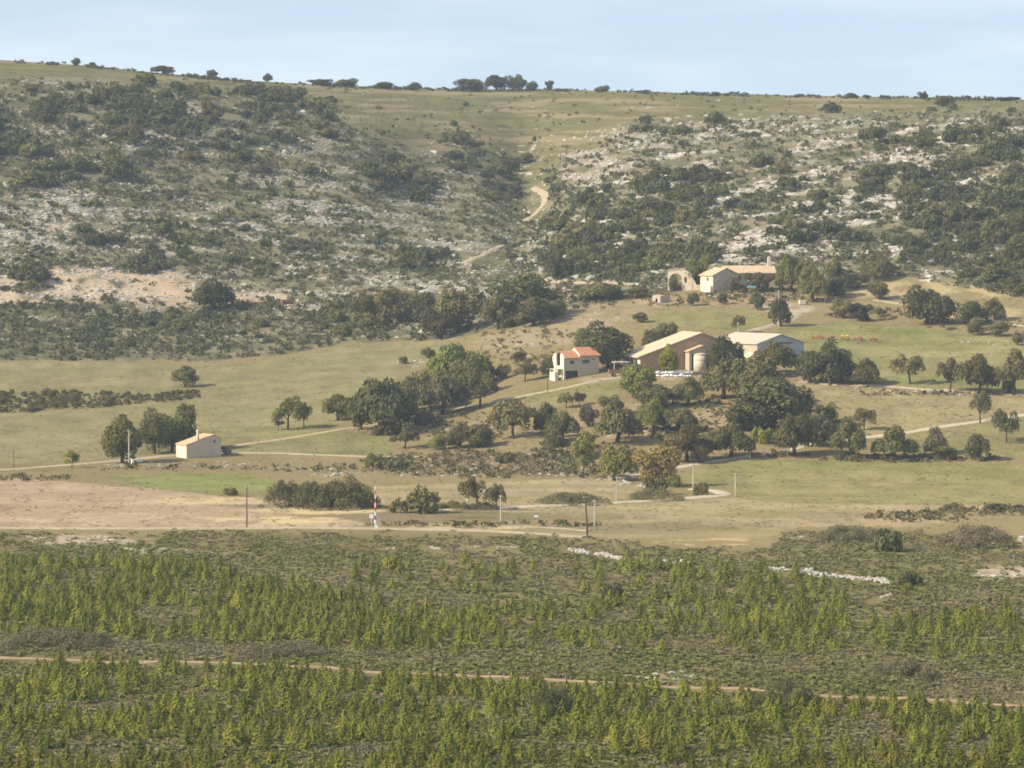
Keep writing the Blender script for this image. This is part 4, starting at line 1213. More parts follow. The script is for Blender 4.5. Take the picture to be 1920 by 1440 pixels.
def rough_d(u, v):
    return blobs(u, v, [(900, 872, 230, 26, .8), (1090, 860, 120, 34, .7), (620, 880, 150, 8, .5), (330, 880, 170, 5, .5), (1300, 790, 130, 50, .35), (1500, 800, 120, 40, .3), (1700, 862, 190, 6, 1), (1460, 855, 60, 5, .8),
                        (1000, 650, 120, 40, .3), (1240, 560, 120, 14, .5), (1450, 555, 120, 20, .6), (1620, 590, 90, 12, .6), (1830, 610, 100, 12, .4), (870, 800, 120, 26, .35), (1080, 560, 110, 20, .5), (1750, 740, 160, 4, .5), (560, 952, 70, 4, .5), (1720, 970, 120, 10, .5), (1880, 960, 90, 8, .8), (50, 898, 90, 5, .9), (900, 985, 260, 4, .35)])


def ridge_d(u, v):
    t = v - line(u, CREST)
    return ((t > 0.5) & (t < 5)) * (0.15 + 0.85 * sstep(0.45, 0.6, fbm(u / 34, v * 0, 87, 3)))


UV_ = scatter(1100, -260, 2180, 90, 210, ridge_d)
scrub_object('ridge_scrub', 'low dark scrub along the skyline of the plateau', UV_, (0.6, 1.5), [(0.10, 0.095, 0.045), (0.08, 0.085, 0.04)], (0.35, 0.75), 14)
UV_ = scatter(2600, -100, 2100, 540, 995, rough_d)
scrub_object('rough_scrub', 'weeds and low scrub on the rough ground around the farm', UV_, (0.4, 1.1),
             [(0.225, 0.173, 0.098), (0.180, 0.158, 0.075), (0.135, 0.135, 0.057)], (0.5, 0.8), 12)

def grass_d(u, v):
    out = (v > line(u, HILL_FOOT) + 4) & (v < line(u, HEATH_TOP) - 2)
    return out * (0.15 + 0.85 * sstep(0.42, 0.60, fbm(u / 40, v / 6, 93, 3)))


UV_ = scatter(16000, -480, 2400, 560, 995, grass_d)
scrub_object('grass_tufts', 'tufts of rough dry and green grass over the fields', UV_, (0.22, 0.55), [(0.36, 0.29, 0.155), (0.32, 0.265, 0.135), (0.29, 0.25, 0.115), (0.26, 0.24, 0.10), (0.24, 0.23, 0.09)], (0.18, 0.36), 7, 4, (0.2, 0.4))

# hedge across the left field
hv = []
r_ = np.random.default_rng(61)
lob = []
for i in range(460):
    u_ = r_.uniform(-60, 372); k_ = np.clip((368 - u_) / 320, 0.25, 1)
    v_ = line(u_, [(-60, 762), (0, 762), (160, 757), (300, 750), (370, 742)]) + r_.uniform(-24, 14) * (k_ ** 0.7)
    p_ = pt(u_, v_)[0]; rad = r_.uniform(0.45, 1.35) * (0.5 + 0.5 * k_) * (0.6 + 0.8 * float(vnoise(u_ / 22, 0.0, 18)))
    lob.append((p_[0], p_[1], p_[2] + rad * 0.45, rad))
V_, Q_ = crown_cards(r_, lob, 42000, 0.12, 0.26, low=-0.3)
base_ = P1(150, 757)
hedge = thing('hedge', 'dark straggling scrub hedge across the pale left field', 'hedge', base_)
link('foliage', make_mesh('foliage', V_ - np.array(base_), Q_, M['oak']), hedge)

# ------------------------------------------------------------------ young cedars
def cedar_proto(seed):
    r = np.random.default_rng(seed)
    C = []; N = []; S = []
    H = 3.0
    nw = 13
    for w in range(nw):
        t = w / (nw - 1)
        z = 0.25 + (H - 0.35) * t
        R = (1.62 * (1 - t) ** 0.9 + 0.10) * r.uniform(0.82, 1.15)
        nb = 9 if t < 0.55 else 6
        for b in range(nb):
            a = b * 6.283 / nb + r.uniform(-0.4, 0.4) + w
            L_ = R * r.uniform(0.7, 1.15)
            for s in (0.12, 0.35, 0.6, 0.82, 1.0):
                C.append((L_ * s * math.cos(a), L_ * s * math.sin(a), z + 0.06 - 0.12 * s + r.normal(0, 0.06)))
                N.append((0.75 * math.cos(a), 0.75 * math.sin(a), 0.75)); S.append(0.19 * (1.2 - 0.5 * t) * r.uniform(0.75, 1.2))
    for q in range(26):
        C.append((0, 0, 0.05 + q * 0.11)); N.append((math.cos(q * 2.4), math.sin(q * 2.4), 0.1)); S.append(0.10)
    for q in range(5):
        C.append((0, 0, H - 0.12 + 0.06 * q)); N.append((r.normal(), r.normal(), 0.2)); S.append(0.10)
    return cards(np.array(C), np.array(N, float), np.array(S), r, 0.6, 0.45)


def cedar_d(u, v):
    t = line(u, TRK)
    up = blobs(u, v, [(150, 1120, 330, 85, 1), (420, 1150, 300, 60, 1), (620, 1180, 260, 48, .95), (900, 1185, 260, 42, .8), (1150, 1180, 260, 50, .5), (1350, 1130, 260, 60, .4), (1480, 1190, 170, 40, .8), (1700, 1190, 150, 40, .4), (1850, 1200, 130, 50, .75), (-220, 1130, 330, 80, .9), (2150, 1180, 260, 80, .7), (1250, 1090, 200, 40, .35), (820, 1085, 200, 30, .35)])
    up = up * (v < t - 34)
    lo = (v > t + 12) * (1 - 0.55 * blobs(u, v, [(200, 1420, 330, 30, 1.3), (330, 1310, 160, 26, .6), (700, 1300, 100, 20, .4), (620, 1430, 100, 20, .8), (1450, 1400, 70, 20, .6)]))
    return np.maximum(up, lo)


ced = []
for gy in np.arange(425, 700, 2.6):
    for gx in np.arange(-130, 130, 2.4):
        x = gx + random.uniform(-1.1, 1.1) + (1.2 if int(gy * 10) % 2 else 0); y = gy + random.uniform(-1.3, 1.3)
        z0 = -61.0
        # picture position of that point on the flat
        fy = y * CP - z0 * SP; uy = y * SP + z0 * CP
        u = 960 + F * x / fy; v = 720 - F * uy / fy
        if not (-540 < u < 2460 and 1030 < v < 1497): continue
        n_ = float(fbm(np.array([x / 8]), np.array([y / 11]), 88, 3)[0])
        if random.random() < float(cedar_d(np.array([u]), np.array([v]))[0]) * sstep(0.30, 0.50, n_) * 0.93:
            ced.append((u, v, random.triangular(0.34, 0.95, 0.62) * (0.75 + 0.5 * n_)))
ced.sort(key=lambda q: -q[1])
CM = [make_mesh('cedar', *cedar_proto(500 + i), M['cedar']) for i in range(7)]
CPV = [cedar_proto(500 + i) for i in range(7)]
near = [q for q in ced if 0 <= q[0] <= 1920 and q[1] - 45 * q[2] < 1436][:300]
nid = set(id(q) for q in near)
for i, q in enumerate(near):
    o = link('young_cedar', CM[i % 7], None, P1(q[0], q[1]))
    o.rotation_euler = (random.uniform(-.05, .05), random.uniform(-.05, .05), random.uniform(0, 6.28))
    k = random.uniform(0.9, 1.15)
    o.scale = (q[2] * k, q[2] * k, q[2])
    tag(o, 'young bright green cedar in the plot below the reddish track', 'cedar', 'young cedars below the reddish track')
far = [q for q in ced if id(q) not in nid]
A_ = np.array(far); P_ = pt(A_[:, 0], A_[:, 1]); bl = []
for i in range(7):
    k = np.arange(len(A_)) % 7 == i
    n = k.sum()
    cc = (np.array((0.172, 0.192, 0.034)) + np.array((0.092, 0.078, 0.018)) * rng.random((n, 1))) * (0.75 + 0.5 * rng.random((n, 1)))
    bl.append(merge(CPV[i][0], CPV[i][1], P_[k], rng.random(n) * 6.28, np.stack([A_[k, 2] * (0.9 + .25 * rng.random(n)), A_[k, 2] * (0.9 + .25 * rng.random(n)), A_[k, 2]], -1), cc))
V_, Q_, C_ = join(bl)
tag(link('cedar_plantation', make_mesh('cedar_plantation', V_, Q_, M['scrub'], C_)), 'mass of young cedars covering the heath', 'cedars', None, 'stuff')
print('cedars', len(ced), 'hill bushes', len(hb))

# ------------------------------------------------------------------ rocks
def ico(sub):
    import bmesh
    bm = bmesh.new(); bmesh.ops.create_icosphere(bm, subdivisions=sub, radius=1.0)
    V = np.array([v.co[:] for v in bm.verts]); Fc = np.array([[v.index for v in f.verts] for f in bm.faces]); bm.free()
    return V, Fc


I1, I2 = ico(1), ico(2)


def rock_proto(seed, fine=False):
    r = np.random.default_rng(seed)
    V, Fc = (I2 if fine else I1)
    V = V.copy()
    for _ in range(9 if fine else 5):      # knock off flat facets
        n = r.normal(0, 1, 3); n /= np.linalg.norm(n); d = r.uniform(0.55, 0.85)
        h = V @ n - d
        V -= np.clip(h, 0, None)[:, None] * n
    V *= 1 + r.normal(0, 0.06, (len(V), 1))
    V[:, 2] = np.where(V[:, 2] < -0.3, -0.3 - 0.2 * (-V[:, 2] - 0.3), V[:, 2])
    return V, Fc


def contour_yaw(UV):
    """direction of the level line through each place"""
    p = pt(UV[:, 0] - 12, UV[:, 1]); q = pt(UV[:, 0] + 12, UV[:, 1]); r0 = pt(UV[:, 0], UV[:, 1] - 8); r1 = pt(UV[:, 0], UV[:, 1] + 8)
    e1 = q - p; e2 = r1 - r0
    k = -e1[:, 2] / np.where(np.abs(e2[:, 2]) < 0.3, 0.3 * np.sign(e2[:, 2] + 1e-9), e2[:, 2])
    d = e1 + e2 * np.clip(k, -2, 2)[:, None]
    return np.arctan2(d[:, 1], d[:, 0])


def rocks_block(UV, size, flat, longer=(1.0, 1.9), follow=False, sink=0.0):
    P = pt(UV[:, 0], UV[:, 1]); bl = []
    n = len(UV)
    s = size[0] + (size[1] - size[0]) * rng.random(n) ** 2.2
    yaw = contour_yaw(UV) + rng.normal(0, 0.22, n) if follow else rng.normal(0, 0.5, n)
    S = np.stack([s * rng.uniform(longer[0], longer[1], n), s * rng.uniform(0.7, 1.1, n), s * rng.uniform(flat[0], flat[1], n)], -1)
    P[:, 2] -= sink * s
    for i in range(8):
        k = np.arange(n) % 8 == i
        pv, pq = rock_proto(600 + i)
        bl.append(merge(pv, pq, P[k], yaw[k], S[k]))
    return join(bl)


bl_ = []
U_ = scatter(15500, -480, 960, 150, 640, rock_density); bl_.append(rocks_block(U_, (0.20, 0.75), (0.5, 1.0), (1.0, 2.2), True))
U_ = scatter(7200, 930, 2400, 150, 640, rock_density); bl_.append(rocks_block(U_, (0.24, 1.0), (0.5, 1.0), (1.1, 2.4), True))
U_ = scatter(420, 960, 2140, 190, 560, lambda u, v: rock_density(u, v) ** 2); bl_.append(rocks_block(U_, (0.7, 1.5), (0.6, 1.0), (2.0, 4.2), True, 0.2))
U_ = scatter(160, -100, 930, 150, 560, lambda u, v: rock_density(u, v) ** 2); bl_.append(rocks_block(U_, (0.5, 1.1), (0.6, 1.0), (2.0, 3.8), True, 0.2))
V_, Q_, _ = join(bl_)
rk = link('rock_outcrop', make_mesh('rock_outcrop', V_, Q_, M['rock']))
tag(rk, 'white limestone outcrops in ledges across the hillsides', 'rocks', None, 'stuff')


def stone_d(u, v):
    return blobs(u, v, [(900, 875, 220, 22, .6), (1080, 868, 110, 26, .9), (1200, 880, 40, 14, 1), (620, 880, 160, 5, .7), (330, 872, 170, 5, 1), (640, 890, 60, 8, .8), (770, 680, 40, 10, .8), (1060, 600, 130, 22, .5), (970, 655, 50, 14, 1), (1000, 790, 60, 24, .3), (1180, 800, 100, 40, .25),
                        (1500, 698, 40, 10, .8), (1330, 775, 60, 12, .5), (1740, 733, 120, 3, 1), (1600, 728, 60, 3, .9), (1660, 588, 110, 8, .7), (1850, 640, 80, 10, .5), (1150, 897, 45, 5, 1), (1190, 910, 50, 6, 1), (1460, 850, 70, 4, .7), (830, 795, 70, 10, .4), (930, 560, 60, 30, .8),
                        (170, 1012, 130, 8, .5), (330, 1035, 120, 7, .3), (1850, 1008, 90, 12, .5), (1880, 1078, 50, 9, .9), (1500, 1010, 40, 4, .7), (1250, 1268, 60, 8, .6), (1690, 1195, 40, 5, .7), (1540, 1000, 50, 3, .6)])


UV2 = scatter(1500, -100, 2050, 540, 1290, stone_d)
V_, Q_, _ = rocks_block(UV2, (0.14, 0.62), (0.4, 0.8))
tag(link('loose_stones', make_mesh('loose_stones', V_, Q_, M['rock'])), 'pale loose stones strewn over the rough ground', 'stones', None, 'stuff')

# single boulders that stand out
RM = []
for i in range(6):
    v_, f_ = rock_proto(700 + i, True)
    RM.append(make_mesh('boulder', v_, f_, M['rock']))
BL = []
UVb = scatter(120, 0, 1920, 200, 560, lambda u, v: rock_density(u, v) * (0.3 + 0.7 * (u > 930)))
for u_, v_ in UVb:
    BL.append((u_, v_, random.uniform(7, 17), 'white limestone boulder ' + ('on the left rocky slope' if u_ < 930 else 'on the right rocky hillside'), 'boulders on the left slope' if u_ < 930 else 'boulders on the right hillside'))
for u_, v_, w_, lab in [(1120, 452, 26, 'large rounded white boulder on the slope right of the gully'), (973, 490, 22, 'white boulder left of the dark oak above the sandy track'), (1018, 515, 20, 'boulder at the left end of the sandy track'), (1110, 524, 22, 'rounded boulder on the sandy track edge'), (1080, 522, 18, 'smaller boulder left of the rounded one on the sandy track'),
                        (1325, 468, 18, 'pale rock above the arch ruin'), (908, 560, 34, 'tall pale rock face between the gully mouth trees'), (805, 555, 40, 'pale rock slab on the left bank of the gully'), (950, 1078, 9, 'single white stone amid the upper cedars'), (1138, 1078, 7, 'small white stone at the top of the heath'),
                        (397, 1236, 10, 'white stone on the reddish track left part'), (472, 1238, 8, 'second white stone right along the reddish track'), (630, 892, 16, 'white boulder beside the stony slope left end'), (665, 985, 8, 'pale stone beside the barrier base'), (1385, 1265, 8, 'white stone just above the reddish track at right')]:
    BL.append((u_, v_, w_, lab, None))
for u_, v_, w_, lab, gr in BL:
    s = w_ / ppm(u_, v_) / 2
    o = link('boulder', RM[random.randrange(6)], None, P1(u_, v_))
    o.scale = (s * 1.15, s * 0.9, s * random.uniform(0.65, 0.95)); o.rotation_euler = (0, 0, random.uniform(-0.6, 0.6))
    tag(o, lab, 'boulder', gr)


def stone_wall(label, pts, width, size, n):
    P = np.array(pts, float)
    seg = np.hypot(np.diff(P[:, 0]), np.diff(P[:, 1])); t = np.concatenate([[0], np.cumsum(seg)])
    s = rng.uniform(0, t[-1], n * 3)
    s = s[(vnoise(s / 11, s * 0, 15) + 0.25 * rng.random(len(s))) > 0.45][:n]; n = len(s)
    u = np.interp(s, t, P[:, 0]); v = np.interp(s, t, P[:, 1])
    X = pt(u, v); X[:, 0] += rng.normal(0, width * 0.3, n); X[:, 1] += rng.normal(0, width, n)
    big = vnoise(s / 12, s * 0, 12)
    X[:, 2] += rng.random(n) * size * 1.3 * big
    sz = size * rng.uniform(0.5, 1.2, n); bl = []
    base = X.mean(0)
    for i in range(8):
        k = np.arange(n) % 8 == i
        pv, pq = rock_proto(600 + i)
        bl.append(merge(pv, pq, X[k] - base, rng.random(k.sum()) * 6.28, np.stack([sz[k] * 1.2, sz[k], sz[k] * 0.8], -1)))
    V, Q, _ = join(bl)
    tag(link('stone_wall', make_mesh('stone_wall', V, Q, M['rock']), None, base), label, 'stone wall')


stone_wall('collapsed white dry stone wall in the middle of the heath top', [(1052, 1030), (1075, 1034), (1100, 1038), (1140, 1045), (1182, 1056)], 0.9, 0.46, 150)
stone_wall('broken stone line continuing right of the middle wall', [(1196, 1051), (1230, 1054), (1262, 1057), (1310, 1060)], 0.6, 0.36, 56)
stone_wall('long collapsed white stone wall on the right of the heath', [(1432, 1067), (1470, 1071), (1500, 1072), (1540, 1080), (1580, 1084), (1618, 1087), (1668, 1096)], 1.0, 0.46, 250)
stone_wall('short row of white stones at the heath top left of centre', [(792, 1028), (808, 1027), (826, 1031)], 0.5, 0.28, 30)
stone_wall('scattered white stones left of the short row', [(712, 1032), (740, 1028)], 0.5, 0.24, 14)
stone_wall('row of white stones right of the short row', [(858, 1026), (890, 1027), (945, 1028), (975, 1030)], 0.4, 0.24, 26)
stone_wall('small white stone heap below the long wall', [(1635, 1126), (1655, 1122), (1670, 1119)], 0.4, 0.26, 20)
stone_wall('pale rubble bank under the green tree beside the lane', [(1130, 893), (1150, 898), (1175, 906), (1200, 914), (1230, 920)], 1.1, 0.42, 90)
stone_wall('low dry stone wall below the row of oaks on the right', [(1700, 733), (1740, 737), (1800, 742), (1860, 746)], 0.5, 0.35, 70)
stone_wall('pale stone wall at the foot of the right thicket', [(1690, 503), (1720, 508), (1760, 512), (1800, 514)], 0.5, 0.5, 60)
stone_wall('terrace wall of stones under the farmhouse', [(1312, 556), (1350, 557), (1400, 553), (1440, 553)], 0.4, 0.42, 70)


# ------------------------------------------------------------------ buildings
def wall_mb(mb, O, ax, n, L_, top, th, holes=(), z0=-1.5):
    """upright wall from O along ax (unit xy), thickness th behind the face n (outward normal), top a list of (x, z), rectangular or round-headed holes (x0, x1, za, zb[, arch])"""
    xs = set([0, L_]) | set(x for x, _ in top if 0 <= x <= L_)
    for h in holes:
        xs |= {h[0], h[1]}
        if len(h) > 4:
            for k in range(1, 12): xs.add(h[0] + (h[1] - h[0]) * k / 12)
    xs = sorted(xs)
    tx = [p[0] for p in top]; tz = [p[1] for p in top]

    def quad(xa, xb, a0, b0, a1, b1):
        if max(a1 - a0, b1 - b0) < 1e-4: return
        def p(x, z, back): return (O[0] + ax[0] * x - n[0] * back, O[1] + ax[1] * x - n[1] * back, O[2] + z)
        mb.hexa([p(xa, a0, 0), p(xb, b0, 0), p(xb, b0, th), p(xa, a0, th)], [p(xa, a1, 0), p(xb, b1, 0), p(xb, b1, th), p(xa, a1, th)])
    for xa, xb in zip(xs[:-1], xs[1:]):
        if xb - xa < 1e-5: continue
        ta, tb_ = float(np.interp(xa, tx, tz)), float(np.interp(xb, tx, tz))
        cut = [h for h in holes if h[0] <= xa + 1e-6 and h[1] >= xb - 1e-6]
        cut.sort(key=lambda h: h[2])
        la = lb = z0
        for h in cut:
            def zt(x):
                if len(h) > 4:
                    c = (h[0] + h[1]) / 2; q = (x - c) / ((h[1] - h[0]) / 2)
                    return h[3] - h[4] + h[4] * math.sqrt(max(0, 1 - q * q))
                return h[3]
            quad(xa, xb, la, lb, h[2], h[2])
            la, lb = zt(xa), zt(xb)
        quad(xa, xb, la, lb, ta, tb_)


def slab(mb, a, b, c, d, t):
    """roof plate a-b-c-d (top face), thickness t downwards"""
    mb.hexa([(p[0], p[1], p[2] - t) for p in (a, b, c, d)], [a, b, c, d])


def window(parent, O, ax, n, x0, x1, z0, z1, inset=0.12, bars=1):
    def p(x, z, back): return (O[0] + ax[0] * x - n[0] * back, O[1] + ax[1] * x - n[1] * back, O[2] + z)
    fm = MB(); w = 0.07

    def bar(xa, xb, za, zb):
        fm.hexa([p(xa, za, inset), p(xb, za, inset), p(xb, za, inset + 0.06), p(xa, za, inset + 0.06)], [p(xa, zb, inset), p(xb, zb, inset), p(xb, zb, inset + 0.06), p(xa, zb, inset + 0.06)])
    bar(x0, x0 + w, z0, z1); bar(x1 - w, x1, z0, z1); bar(x0 + w, x1 - w, z0, z0 + w); bar(x0 + w, x1 - w, z1 - w, z1)
    for k in range(bars):
        xm = x0 + (x1 - x0) * (k + 1) / (bars + 1)
        bar(xm - 0.03, xm + 0.03, z0 + w, z1 - w)
    f = fm.build('window', M['frame'], parent)
    gm = MB(); gm.add([p(x0 + w, z0 + w, inset + 0.03), p(x1 - w, z0 + w, inset + 0.03), p(x1 - w, z1 - w, inset + 0.03), p(x0 + w, z1 - w, inset + 0.03)], [(0, 1, 2, 3)])
    gm.build('pane', M['glass'], f)
    return f


def axes(deg):
    t = math.radians(deg)
    return (math.cos(t), math.sin(t)), (-math.sin(t), math.cos(t))


def at2(a, b, x, y, z=0.0):
    return (a[0] * x + b[0] * y, a[1] * x + b[1] * y, z)


neg = lambda v: (-v[0], -v[1])


def gable_house(root, deg, La, Lb, hl, xr, hr, hre, walls, roofm, holes_f=(), holes_l=(), over=0.35, left_m=None, th=0.35, eave_over=0.4):
    """gable wall (La) faces the viewer, side wall (Lb) runs back on the left; the ridge runs back from xr"""
    a, b = axes(deg)
    top = [(0, hl), (xr, hr), (La, hre)]
    front = MB()
    wall_mb(front, at2(a, b, 0, 0), a, neg(b), La, top, th, holes_f)
    wall_mb(front, at2(a, b, 0, Lb - th), a, neg(b), La, top, th)
    wall_mb(front, at2(a, b, La, th), b, a, Lb - 2 * th, [(0, hre), (Lb, hre)], th)
    front.build('wall', walls, root)
    side = MB()
    wall_mb(side, at2(a, b, 0, th), b, neg(a), Lb - 2 * th, [(0, hl), (Lb, hl)], th, holes_l)
    side.build('wall', left_m or walls, root)
    rf = MB(); t = 0.22
    sl = (hr - hl) / xr; sr = (hr - hre) / (La - xr)
    e = eave_over
    slab(rf, at2(a, b, -e, -over, hl - sl * e + t), at2(a, b, xr, -over, hr + t), at2(a, b, xr, Lb + over, hr + t), at2(a, b, -e, Lb + over, hl - sl * e + t), t)
    slab(rf, at2(a, b, xr, -over, hr + t), at2(a, b, La + e, -over, hre - sr * e + t), at2(a, b, La + e, Lb + over, hre - sr * e + t), at2(a, b, xr, Lb + over, hr + t), t)
    rf_o = rf.build('roof', roofm, root)
    return a, b, rf_o


# the little hut on the left
hut = thing('hut', 'small pale rendered hut with a clay tile roof and tall round chimney', 'hut', P1(350, 860))
a, b, rf_ = gable_house(hut, 30, 9.0, 5.8, 3.1, 7.1, 5.3, 4.3, M['render_pink_shade'], M['roof_clay'], holes_f=[(7.0, 7.6, 3.5, 4.2)], over=0.12, left_m=M['render_white'], eave_over=0.2)  # gable in the pinkish shade tone, sunny side wall in the lighter render
w_ = window(hut, at2(a, b, 0, 0), a, neg(b), 7.0, 7.6, 3.5, 4.2, 0.05, 0)
ch = MB(); c0 = at2(a, b, 3.1, 0.45)
ch.tube([(c0[0], c0[1], 3.6), (c0[0], c0[1], 6.1)], [0.36, 0.30], 12)
cho = ch.build('chimney', M['render_pink_shade'], rf_, True)
cp_ = MB(); cp_.ball((c0[0], c0[1], 6.35), (0.42, 0.42, 0.34)); cp_.build('chimney_cap', M['render_white'], cho, True)

# barn
barn = thing('barn', 'long brick barn with a wide tan roof and a gabled porch', 'barn', P1(1201, 697))
a, b, rf_ = gable_house(barn, 20, 24.5, 12.3, 3.9, 16.9, 9.7, 7.0, M['brick'], M['roof_tan'], holes_f=[(13.2, 17.2, 0, 4.8)], holes_l=[(1.9, 3.4, 0.6, 3.2), (5.2, 6.8, 0.6, 3.2), (8.6, 10, 0.6, 3.2)], over=0.5, left_m=M['render_white'], eave_over=0.9)
# porch in front of the gable wall
pm = MB(); px0, px1, pd = 12.2, 19.0, 3.2
wall_mb(pm, at2(a, b, px0, -pd + 0.3), b, neg(a), pd - 0.32, [(0, 5.2), (pd, 5.2)], 0.35)
wall_mb(pm, at2(a, b, px1, -pd + 0.3), b, a, pd - 0.32, [(0, 5.2), (pd, 5.2)], 0.35)
wall_mb(pm, at2(a, b, px0, -pd), a, neg(b), px1 - px0, [(0, 5.2), (3.9, 6.5), (px1 - px0, 5.2)], 0.3, [(0.7, 6.1, -1.5, 4.6)])
por = pm.build('porch', M['render_cream'], barn)
pr = MB()
slab(pr, at2(a, b, px0 - 0.4, -pd - 0.4, 5.25), at2(a, b, px0 + 3.9, -pd - 0.4, 6.75), at2(a, b, px0 + 3.9, -0.01, 6.75), at2(a, b, px0 - 0.4, -0.01, 5.25), 0.2)
slab(pr, at2(a, b, px0 + 3.9, -pd - 0.4, 6.75), at2(a, b, px1 + 0.4, -pd - 0.4, 5.25), at2(a, b, px1 + 0.4, -0.01, 5.25), at2(a, b, px0 + 3.9, -0.01, 6.75), 0.2)
pr.build('porch_roof', M['roof_clay'], por)
silo = thing('silo', 'round cream silo standing under the gabled porch of the barn', 'silo', P1(1201, 697) + Vector(at2(a, b, px0 + 2.9, -pd - 0.2)))
q = MB(); q.tube([(0, 0, -1), (0, 0, 4.3)], [1.75, 1.75], 24); q.build('drum', M['render_silo'], silo, True)
q = MB(); q.tube([(0, 0, 4.3), (0, 0, 4.5), (0, 0, 4.75)], [1.83, 1.83, 0.4], 24); q.build('lid', M['render_silo'], silo)
q = MB(); q.tube([(0, 0, 1.1), (0, 0, 1.25)], [1.79, 1.79], 24); q.tube([(0, 0, 2.9), (0, 0, 3.05)], [1.79, 1.79], 24); q.build('hoop', M['pole_pale'], silo)
fm_ = MB(); c0 = at2(a, b, 10.0, -0.12, 0.9); fm_.box(at2(a, b, 8.2, -0.13, 1.1), (2.0, 0.2, 2.9), math.radians(20)); fm_.build('door', M['old_stone'], barn)

# canopy leaning on the barn's left end
cn = thing('canopy', 'flat white sheet canopy on posts at the left end of the barn', 'canopy', P1(1163, 697))
q = MB(); q.box((0, 0, 2.5), (4.0, 3.4, 0.16), 0.2); q.build('canopy_roof', M['render_white'], cn)
for sx in (-1, 1):
    for sy in (-1, 1):
        q = MB(); q.box((sx * 1.6, sy * 1.2, 0.95), (0.14, 0.14, 2.9)); q.build('post', M['white_paint'], cn)

# pale shed
shed = thing('shed', 'pale roofed sheet metal shed right of the barn', 'shed', P1(1420, 674))
a, b, rf_ = gable_house(shed, 35, 15.6, 19.0, 4.0, 7.8, 6.3, 4.0, M['metal_wall'], M['roof_pale'], holes_f=[(5.4, 10.2, 0, 3.9)], holes_l=[], over=0.4, left_m=M['render_cream'], eave_over=0.4)
q = MB(); q.box(at2(a, b, 7.8, 0.2, 1.95), (4.78, 0.1, 3.9), math.radians(35)); q.build('door', M['metal_wall'], shed)
q = MB(); q.box(at2(a, b, 7.8, -0.12, 4.1), (7.6, 0.16, 0.26), math.radians(35)); q.build('door_rail', M['dark_wood'], shed)
q = MB(); wall_mb(q, at2(a, b, -0.06, 0.5), b, neg(a), 12, [(0, 1.7), (12, 1.7)], 0.055); q.build('plinth', M['render_white'], shed)

# red roofed villa
villa = thing('villa', 'two storey cream villa with red tiled stepped roof and garage', 'house', P1(1057.5, 713))
a, b = axes(24)
La, Lb, xs_ = 9.9, 7.0, 4.5
wm = MB()
garage = (0.5, 3.9, 0.15, 2.35); w1 = (1.7, 2.9, 4.0, 5.0); w2 = (5.1, 7.3, 4.1, 5.2); w3 = (8.0, 8.5, 4.9, 5.4)
wall_mb(wm, at2(a, b, 0, 0), a, neg(b), xs_, [(0, 5.6), (xs_, 5.6)], 0.3, [garage, w1])
wall_mb(wm, at2(a, b, xs_, 0), a, neg(b), La - xs_, [(0, 6.1), (La, 6.1)], 0.3, [(w2[0] - xs_, w2[1] - xs_, w2[2], w2[3]), (w3[0] - xs_, w3[1] - xs_, w3[2], w3[3])])
wall_mb(wm, at2(a, b, 0, Lb - 0.3), a, neg(b), xs_, [(0, 5.6), (xs_, 5.6)], 0.3)
wall_mb(wm, at2(a, b, xs_, Lb - 0.3), a, neg(b), La - xs_, [(0, 6.1), (La, 6.1)], 0.3)
wall_mb(wm, at2(a, b, La, 0.3), b, a, Lb - 0.6, [(0, 6.2), (3.2, 8.0), (Lb - 0.6, 6.2)], 0.3)
wall_mb(wm, at2(a, b, 0.3, 0.3), b, a, Lb - 0.6, [(0, 2.7), (Lb, 2.7)], 0.2, z0=-1)     # garage side
wm.build('wall', M['render_cream'], villa)
ew = MB()   # white left end: two piers with rounded tops and an open loggia between them
wall_mb(ew, at2(a, b, -0.02, 0.0), b, neg(a), 2.3, [(0, 5.7), (0.6, 6.2), (1.3, 6.6), (2.0, 6.7), (2.3, 6.6)], 0.32, [(0.7, 1.5, 0.1, 2.1)])
wall_mb(ew, at2(a, b, -0.02, 4.7), b, neg(a), 2.3, [(0, 6.6), (0.5, 6.7), (1.2, 6.6), (1.8, 6.2), (2.3, 5.7)], 0.32)
wall_mb(ew, at2(a, b, -0.02, 2.3), b, neg(a), 2.4, [(0, 3.6), (2.4, 3.6)], 0.32, [(0.4, 2.0, 0.2, 2.2)])
ew.build('end_wall', M['render_white'], villa)
lg = MB(); wall_mb(lg, at2(a, b, 1.6, 2.3), b, neg(a), 2.4, [(0, 7.0), (2.4, 7.0)], 0.2, [(0.6, 1.7, 3.0, 5.0)], z0=2.7); lg.build('loggia_wall', M['render_cream'], villa)
fl = MB(); slab(fl, at2(a, b, 0.31, 0.31, 2.72), at2(a, b, La - 0.31, 0.31, 2.72), at2(a, b, La - 0.31, Lb - 0.31, 2.72), at2(a, b, 0.31, Lb - 0.31, 2.72), 0.2); fl.build('floor', M['render_cream'], villa)
rf = MB()
slab(rf, at2(a, b, 0.28, -0.35, 5.66), at2(a, b, xs_, -0.35, 5.66), at2(a, b, xs_, 3.5, 7.35), at2(a, b, 0.28, 3.5, 7.35), 0.18)
slab(rf, at2(a, b, 0.28, 3.5, 7.35), at2(a, b, xs_, 3.5, 7.35), at2(a, b, xs_, Lb + 0.35, 5.66), at2(a, b, 0.28, Lb + 0.35, 5.66), 0.18)
rf.build('roof', M['roof_red'], villa)
rf = MB()
slab(rf, at2(a, b, xs_ + 0.02, -0.45, 6.2), at2(a, b, La + 0.4, -0.45, 6.2), at2(a, b, La + 0.4, 3.5, 8.25), at2(a, b, xs_ + 0.02, 3.5, 8.25), 0.18)
